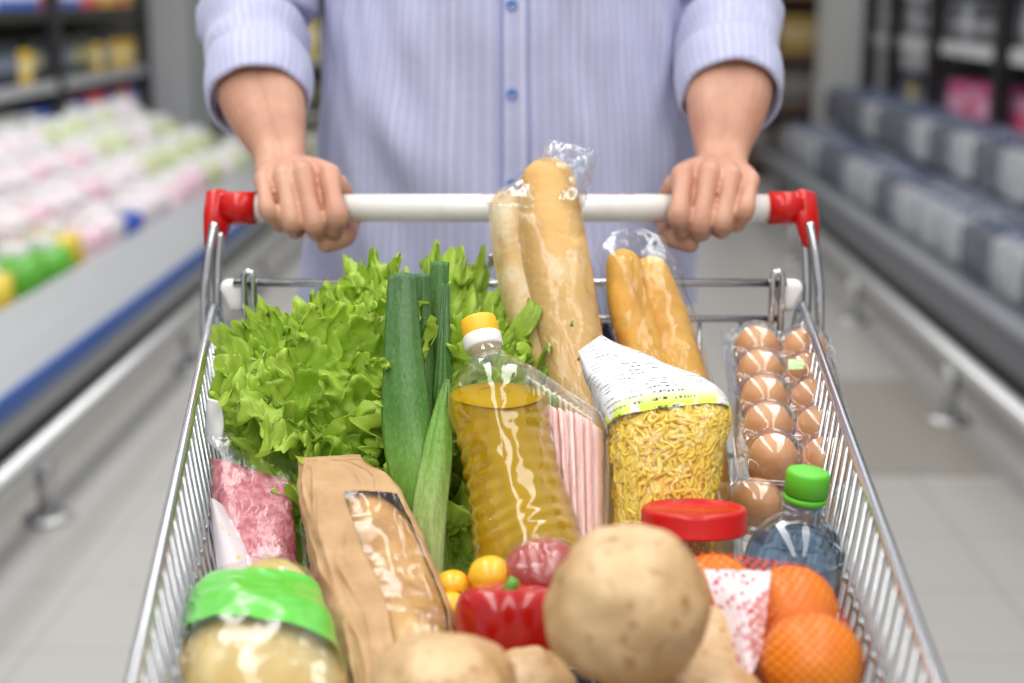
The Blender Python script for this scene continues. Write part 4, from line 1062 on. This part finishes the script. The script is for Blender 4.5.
# ---- oranges in a red net
ORM = M('orange_peel', rgb(240, 146, 26), .38, col2=rgb(246, 166, 40), vs=24, bs=420, bstr=.35, bdist=.0012, coat=.15)
OC = [(at(791, 610, .915), .0305), (at(812, 662, .845), .0315), (at(713, 596, .955), .030), (at(757, 668, .90), .0285), (at(800, 668, .905)-V3(0, 0, .035), .028), (at(745, 640, .955)-V3(0, 0, .028), .029)]
ol = ['upper visible orange in the red net, beside the water bottle', 'lowest front orange in the red net, beside the cart side wires', 'orange in the red net peeking out beside the big potato', 'orange beneath the white patterned label of the red net', 'orange at the bottom of the red net under the two front ones', 'orange deep in the red net behind its white label']
for (c, r), l in zip(OC, ol):
    tag(part('orange', blob(c, (r, r, r*.96), seed=c.x*9, amp=.02, sub=4), ORM), l, 'orange', 'oranges in the red net')
def net_mat():
    m, nt, p, out = newmat('red_net_strands'); p.inputs['Base Color'].default_value = rgb(206, 70, 26); p.inputs['Roughness'].default_value = .5
    sep = N(nt, 'ShaderNodeSeparateXYZ'); nt.links.new(coords(nt), sep.inputs[0])
    def mm(op, a, b_):
        x = N(nt, 'ShaderNodeMath', operation=op)
        for q, y in enumerate((a, b_)):
            if isinstance(y, (int, float)): x.inputs[q].default_value = y
            elif y is not None: nt.links.new(y, x.inputs[q])
        return x.outputs[0]
    X, Y, Z = sep.outputs
    q = mm('ADD', mm('MULTIPLY', Y, .42), mm('MULTIPLY', Z, .9)); d1 = mm('ADD', X, q); d2 = mm('SUBTRACT', X, q)
    st = [mm('ABSOLUTE', mm('SINE', mm('MULTIPLY', d, PI/.0066), None), None) for d in (d1, d2)]
    lo = mm('MINIMUM', st[0], st[1]); al = mm('LESS_THAN', lo, .27)
    t = N(nt, 'ShaderNodeBsdfTransparent'); mx = N(nt, 'ShaderNodeMixShader')
    nt.links.new(al, mx.inputs['Fac']); nt.links.new(t.outputs[0], mx.inputs[1]); nt.links.new(p.outputs[0], mx.inputs[2]); nt.links.new(mx.outputs[0], out.inputs['Surface'])
    return m
bm = bmesh.new(); uv_, uf_ = ico(4)
for c, r in OC:
    for v in uv_: bm.verts.new(c+v*(r*1.018))
h = bmesh.ops.convex_hull(bm, input=bm.verts)
bmesh.ops.delete(bm, geom=list({g for g in h['geom_interior']+h['geom_unused'] if isinstance(g, bmesh.types.BMVert)}), context='VERTS')
bm.verts.index_update(); bm.verts.ensure_lookup_table()
HV = [v.co.copy() for v in bm.verts]; HF = [tuple(v.index for v in f.verts) for f in bm.faces]; bm.free()
net = tag(part('net_bag', (HV, HF), net_mat()), 'red mesh net bag with white patterned label around the oranges', 'net bag')
def print_mat():
    m, nt, p, out = newmat('white_label_red_marks'); p.inputs['Roughness'].default_value = .4
    vo = N(nt, 'ShaderNodeTexVoronoi'); vo.inputs['Scale'].default_value = 1; vo.inputs['Randomness'].default_value = .75
    nt.links.new(coords(nt, 'UV', (10, 15, 1), (0, 0, .5)), vo.inputs['Vector'])
    nt.links.new(ramp(nt, [(.33, rgb(190, 36, 44)), (.43, rgb(222, 208, 212))], vo.outputs['Distance']), p.inputs['Base Color']); return m
cs = [at(703, 570, .915), at(775, 571, .885), at(752, 690, .81), at(768, 640, .845)]
V = []; U = []; nn_ = 16
TLl, TRl, BLl, BRl = at(704, 569, .925), at(771, 571, .90), at(744, 692, .835), at(762, 650, .85)
for i in range(nn_+1):
    for j in range(nn_+1):
        u, v_ = j/nn_, i/nn_; p = lerp(lerp(TLl, TRl, u), lerp(BLl, BRl, u), v_)
        V.append(p+V3(-.1, -.6, .6).normalized()*(.008*math.sin(PI*u)*math.sin(PI*v_)+.0015*noise.noise(V3(u*5, v_*5, 1)))); U.append((u, v_))
part('printed_label', (V, grid_faces(nn_+1, nn_+1, False)), print_mat(), net, uv=U)

# ---- potatoes
POT = M('potato_skin', rgb(204, 172, 128), .42, col2=rgb(176, 136, 90), vs=17, bs=110, bstr=.3, lo=.38, hi=.64, bdist=.0025)
nt = POT.node_tree; pb_ = nt.nodes['Principled BSDF']; src = pb_.inputs['Base Color'].links[0].from_socket
sp = ramp(nt, [(.58, (1, 1, 1, 1)), (.70, rgb(206, 184, 160))], noise_tex(nt, coords(nt), 150, 3, .5))
mu = N(nt, 'ShaderNodeMix', data_type='RGBA', blend_type='MULTIPLY'); mu.inputs[0].default_value = 1
nt.links.new(src, mu.inputs[6]); nt.links.new(sp, mu.inputs[7]); nt.links.new(mu.outputs[2], pb_.inputs['Base Color'])
def pvf(c, rad, seed, rot=(0, 0, 0), dimple=None):
    v, f = blob(c, rad, seed, .12, 1.3, rot, 5, .008)
    if dimple:
        v = [q-(Vector(dimple)).normalized()*(.006*math.exp(-((q-c).normalized()-Vector(dimple).normalized()).length_squared/.03)) for q in v]
    return v, f
PT = [(at(628, 606, .80), (.048, .046, .0455), 2, (0, .2, .1), (-.05, -.35, .93), 'large tan potato sitting highest, in front of the red-lidded jar'),
      (at(444, 694, .79), (.044, .046, .036), 5, (0, 0, .3), None, 'smooth pale potato below the red bell pepper, beside the paper bag'),
      (at(526, 706, .855), (.034, .038, .036), 9, (0, .3, 0), None, 'small potato wedged between the pepper and the large potato'),
      (at(692, 672, .885), (.047, .042, .044), 12, (.2, .2, 0), None, 'brownish potato behind the large one, against the orange net'),
      (at(650, 735, .79), (.046, .042, .034), 14, (0, .1, .4), None, 'potato underneath the large tan potato'),
      (at(712, 722, .815), (.036, .036, .036), 17, (0, 0, 0), None, 'potato low against the orange net label'),]
for c, rad, sd, rot, dm, l in PT:
    tag(part('potato', pvf(c, rad, sd, rot, dm), POT), l, 'potato', 'loose potatoes')
for q, c in enumerate([V3(-.045, .79, .762), V3(.02, .85, .757), V3(.075, .80, .765), V3(.125, .86, .760), V3(-.01, .93, .755)]):
    tag(part('potato', pvf(c, (.042, .042, .036), 40+q), POT), 'potato buried at the bottom of the cart under the others', 'potato', 'buried potatoes')

# ---- peppers, tomatoes and plums
RPEP = M('red_pepper_skin', rgb(160, 10, 10), .2, col2=rgb(178, 16, 12), vs=14, coat=.15)
STEM = M('green_stem', rgb(96, 150, 50), .5)
pc = at(507, 636, .935)
pp = thing('bell_pepper', 'glossy red bell pepper with green stem beside the large potato', 'pepper', pc-V3(0, 0, .036))
pr = smooth_prof([(.001, -.038), (.012, -.040), (.024, -.036), (.031, -.022), (.0345, -.002), (.0355, .014), (.033, .027), (.025, .0335), (.014, .031), (.006, .0265), (.001, .026)], 4)
FMp = frame(pc, (.03, .30, 1))
part('pepper_body', lathe(pr, 64, FMp, lambda a, z: 1+.14*abs(math.cos(1.5*a+.6))**.8-.08), RPEP, pp)
part('stem', sweep([FMp @ V3(0, 0, .026), FMp @ V3(.002, 0, .034), FMp @ V3(.004, -.002, .038)], [.0075, .0042, .0044], 12), STEM, pp)
tc_ = at(543, 576, 1.0)
TOM = M('tomato_skin', rgb(150, 40, 34), .3, col2=rgb(172, 58, 46), vs=18, coat=.3)
tm = tag(part('tomato', blob(tc_, (.031, .031, .027), 3, .03), TOM), 'red tomato wrapped in clear film behind the bell pepper', 'tomato')
tag(part('film_wrap', blob(tc_+V3(0, -.002, .001), (.0345, .034, .0305), 8, .08, 3, sub=5, fine=.006), M_film('wrap_film', base=.03, edge=.35, rough=.15, bs=60, bstr=.5)), 'crumpled clear film wrapped around the tomato behind the pepper', 'film')
PLUM = M('yellow_plum_skin', rgb(236, 180, 36), .35, coat=.2)
PLUMR = M('blushed_plum_skin', rgb(238, 178, 30), .35, col2=rgb(206, 70, 24), vs=34, lo=.52, hi=.62, coat=.2)
for px, py, Y, rr, mt, l in [(491, 576, .995, (.0165, .016, .0145), PLUM, 'yellow plum touching the base of the oil bottle'), (454, 586, 1.0, (.0135, .013, .0115), PLUMR, 'yellow plum with a red blush under the leek'),
                             (452, 609, .985, (.014, .014, .0125), PLUM, 'yellow plum half hidden beside the paper bag and red pepper'), (474, 604, 1.01, (.014, .014, .0125), PLUMR, 'yellow plum tucked behind the red bell pepper')]:
    c = at(px, py, Y); o = thing('plum', l, 'plum', c-V3(0, 0, rr[2]))
    part('plum_flesh', blob(c, rr, px, .03, rot=(0, .3, .4)), mt, o); part('stem_end', blob(c+V3(.004, -rr[1]*.9, .0), (.0016, .001, .0016), sub=2, amp=0), M('stem_scar', rgb(90, 66, 30), .7), o)
for q, (px, py, Y) in enumerate([(458, 640, 1.0), (486, 640, 1.02), (540, 640, 1.02)]):
    c = at(px, py, Y); tag(part('plum', blob(c, (.02, .02, .02), q, .03), PLUM), 'yellow plum buried beneath the red bell pepper', 'plum', 'buried plums')

# ---- brown paper bag with a window and a loaf inside
KRAFT = M('kraft_paper', rgb(190, 154, 112), .7, col2=rgb(174, 136, 94), vs=30, bs=70, bstr=.5)
KS = [(at(299, 459, 1.115), at(360, 455, 1.115), .003), (at(300, 466, 1.11), at(366, 464, 1.11), .008), (at(300, 492, 1.09), at(398, 490, 1.085), .030), (at(305, 540, 1.05), at(424, 545, 1.04), .052), (at(318, 600, .995), at(450, 610, .985), .062), (at(338, 660, .93), at(462, 660, .93), .064), (at(352, 725, .87), at(474, 715, .88), .06), (at(362, 780, .84), at(476, 770, .85), .05)]
v, f, rows, n = pillow(KS, m=22, n=180, e=.62, wr=.0035, wf=26, seed=4)
# sharpen a fold running down from the folded top
def win(q):
    i, j = q[0]//n, q[0] % n; a = 2*PI*(j+.5)/n; u = math.cos(a); t = i/(rows-1)
    front = 0 < a < PI
    if not front or t < .33 or t > .88: return False
    lo, hi = -.04, .78
    return max(lo, -.2) < u < hi
q4 = [q for q in f if len(q) == 4]
cut_s = 0
for i in range(rows):
    for j in range(n):
        a = 2*PI*j/n
        if 0 < a < PI and i > 16:
            u = math.cos(a); p = v[i*n+j]; cr = noise.noise(V3(u*3.2, i*.037, 2.2)); p += V3(0, -.7, .7)*(.009*max(0, .25-abs(cr))-.001); v[i*n+j] = p
bag = thing('paper_bag', 'brown kraft paper bread bag with clear window and folded top', 'paper bag', (KS[-1][0]+KS[-1][1])/2)
ko = part('paper_body', (v, [q for q in f if not win(q)]), KRAFT, bag)
md = ko.modifiers.new('paper', 'SOLIDIFY'); md.thickness = .0006; md.offset = -1
part('window_film', (v, [q for q in f if win(q)]), M_film('bag_window', base=.025, edge=.3, rough=.16, bs=60, bstr=.6), bag)
B_BROWN = bread_mat('brown_crust', rgb(196, 148, 84), rgb(150, 96, 44), rgb(222, 188, 130), .56)
v2, f2 = loaf([(352, 500, 1.088), (380, 545, 1.05), (398, 600, 1.0), (408, 660, .938), (415, 720, .885)], [.018, .029, .034, .034, .029], B_BROWN, 21, flat=.95)
tag(part('bread_loaf', (v2, f2), B_BROWN), 'brown crusted loaf seen through the window of the paper bag', 'bread')

# ---- minced meat in clear pack
MINCE = M('pink_mince', rgb(186, 92, 104), .45, col2=rgb(222, 146, 152), vs=150, bs=150, bstr=.9, bdist=.004, lo=.4, hi=.66, vscale=(1, 1, .6))
MS = [(at(206, 428, 1.17), at(290, 460, 1.165), .006), (at(204, 440, 1.165), at(296, 470, 1.155), .022), (at(205, 480, 1.14), at(300, 505, 1.13), .034), (at(210, 530, 1.105), at(303, 550, 1.095), .036), (at(218, 590, 1.06), at(306, 600, 1.05), .034), (at(224, 640, 1.02), at(308, 645, 1.015), .02)]
mp = thing('meat_pack', 'clear sealed pack of pink minced meat against the left cart wires', 'meat pack', (MS[-1][0]+MS[-1][1])/2)
ins = [(lerp(L, R, .07), lerp(L, R, .93), max(.006, T*.8)) for L, R, T in [(lerp(MS[1][0], MS[2][0], .45), lerp(MS[1][1], MS[2][1], .45), .014)]+MS[2:]]
v, f, r_, n_ = pillow(ins, m=10, n=64, e=.6, wr=.0022, wf=90, seed=5); part('minced_meat', (v, f), MINCE, mp)
v, f, r_, n_ = pillow(MS, m=9, n=64, e=.65, wr=.002, wf=34, seed=9); part('pack_film', (v, f), FILM, mp)
for L_, R_ in ((MS[0][1], MS[-1][1]), ):
    e0 = [(s[1], s[1]+(s[1]-s[0]).normalized()*.010) for s in MS]
    part('sealed_edge', sweep(catmull([lerp(a, b_, .5) for a, b_ in e0], 6), .005, 8, flat=.18), FILM_STIFF, mp)
fl = []
tab = [(at(207, 398, 1.17), at(222, 402, 1.17), .003), (at(206, 415, 1.17), at(224, 424, 1.168), .004), (at(205, 440, 1.165), at(220, 452, 1.16), .006)]
v, f, r_, n_ = pillow(tab, m=6, n=24, wr=.001, wf=60, seed=1); part('white_tab', (v, f), M('white_film_tab', rgb(236, 236, 238), .25), mp)
lab = [lerp(lerp(MS[2][0], MS[3][0], .55), lerp(MS[2][1], MS[3][1], .55), .02), lerp(lerp(MS[2][0], MS[3][0], .55), lerp(MS[2][1], MS[3][1], .55), .34), lerp(MS[4][0], MS[4][1], .45), lerp(MS[4][0], MS[4][1], .0)]
v = []
for i in range(9):
    for j in range(7):
        a = j/6; p = lerp(lerp(lab[0], lab[1], a*(.35+.65*i/8)), lerp(lab[3], lab[2], a), i/8); v.append(p+V3(.006, 0, 0)+V3(-.1, -.75, .6)*(.026*(.35+.65*math.sin(PI*min(1, .25+a*.7)))))
part('paper_label', (v, grid_faces(9, 7, False)), M('printed_pale_label', rgb(226, 216, 222), .4, col2=rgb(222, 200, 120), vs=50, lo=.6, hi=.66), mp)

# ---- clear bag with a green band and a round bread
GS = [(at(256, 557, .985), at(288, 559, .985), .008), (at(240, 570, .975), at(302, 572, .975), .026), (at(206, 588, .955), at(318, 588, .955), .042), (at(189, 604, .935), at(326, 612, .93), .052), (at(183, 632, .90), at(338, 650, .885), .066), (at(178, 670, .86), at(350, 692, .85), .076), (at(176, 730, .82), at(360, 740, .815), .078), (at(182, 800, .79), at(364, 800, .79), .06)]
gm = 20
v, f, rows, n = pillow(GS, m=gm, n=144, e=.72, wr=.003, wf=26, seed=11)
band = lambda q: len(q) == 4 and 2.45*gm <= q[0]//n < (4.6*gm if math.cos(2*PI*(q[0] % n)/n) > -.45 else 4.6*gm)
gb = thing('bread_bag', 'clear bag with a bright green band near the front cart corner', 'plastic bag', (GS[-1][0]+GS[-1][1])/2)
part('bag_film', (v, [q for q in f if not band(q)]), M_film('bag_film_clear', base=.03, edge=.4, rough=.14, bs=60, bstr=.5), gb)
part('green_band', (v, [q for q in f if band(q)]), M('green_print', rgb(92, 190, 62), .3, coat=.4), gb)
B_BUN = bread_mat('flatbread_crust', rgb(214, 186, 118), rgb(196, 160, 84), rgb(232, 214, 164), .5)
c = (lerp(GS[5][0], GS[5][1], .5)+lerp(GS[4][0], GS[4][1], .5))*.5+V3(0, .004, -.006)
bx = blob(c+V3(-.003, -.016, -.007), (.057, .060, .031), 4, .05, 1.5, (.75, 0, 0), 5, .004)
tag(part('bread_roll', bx, B_BUN), 'round pale bread in the green banded clear bag', 'bread')
c2 = lerp(GS[2][0], GS[2][1], .5)
tag(part('bread_roll', blob(c2+V3(.004, .004, -.010), (.030, .030, .016), 7, .08, 1.5, (.75, 0, 0), 4, .004), B_BUN), 'pale bread piece under the gathered tip of the green banded bag', 'bread')
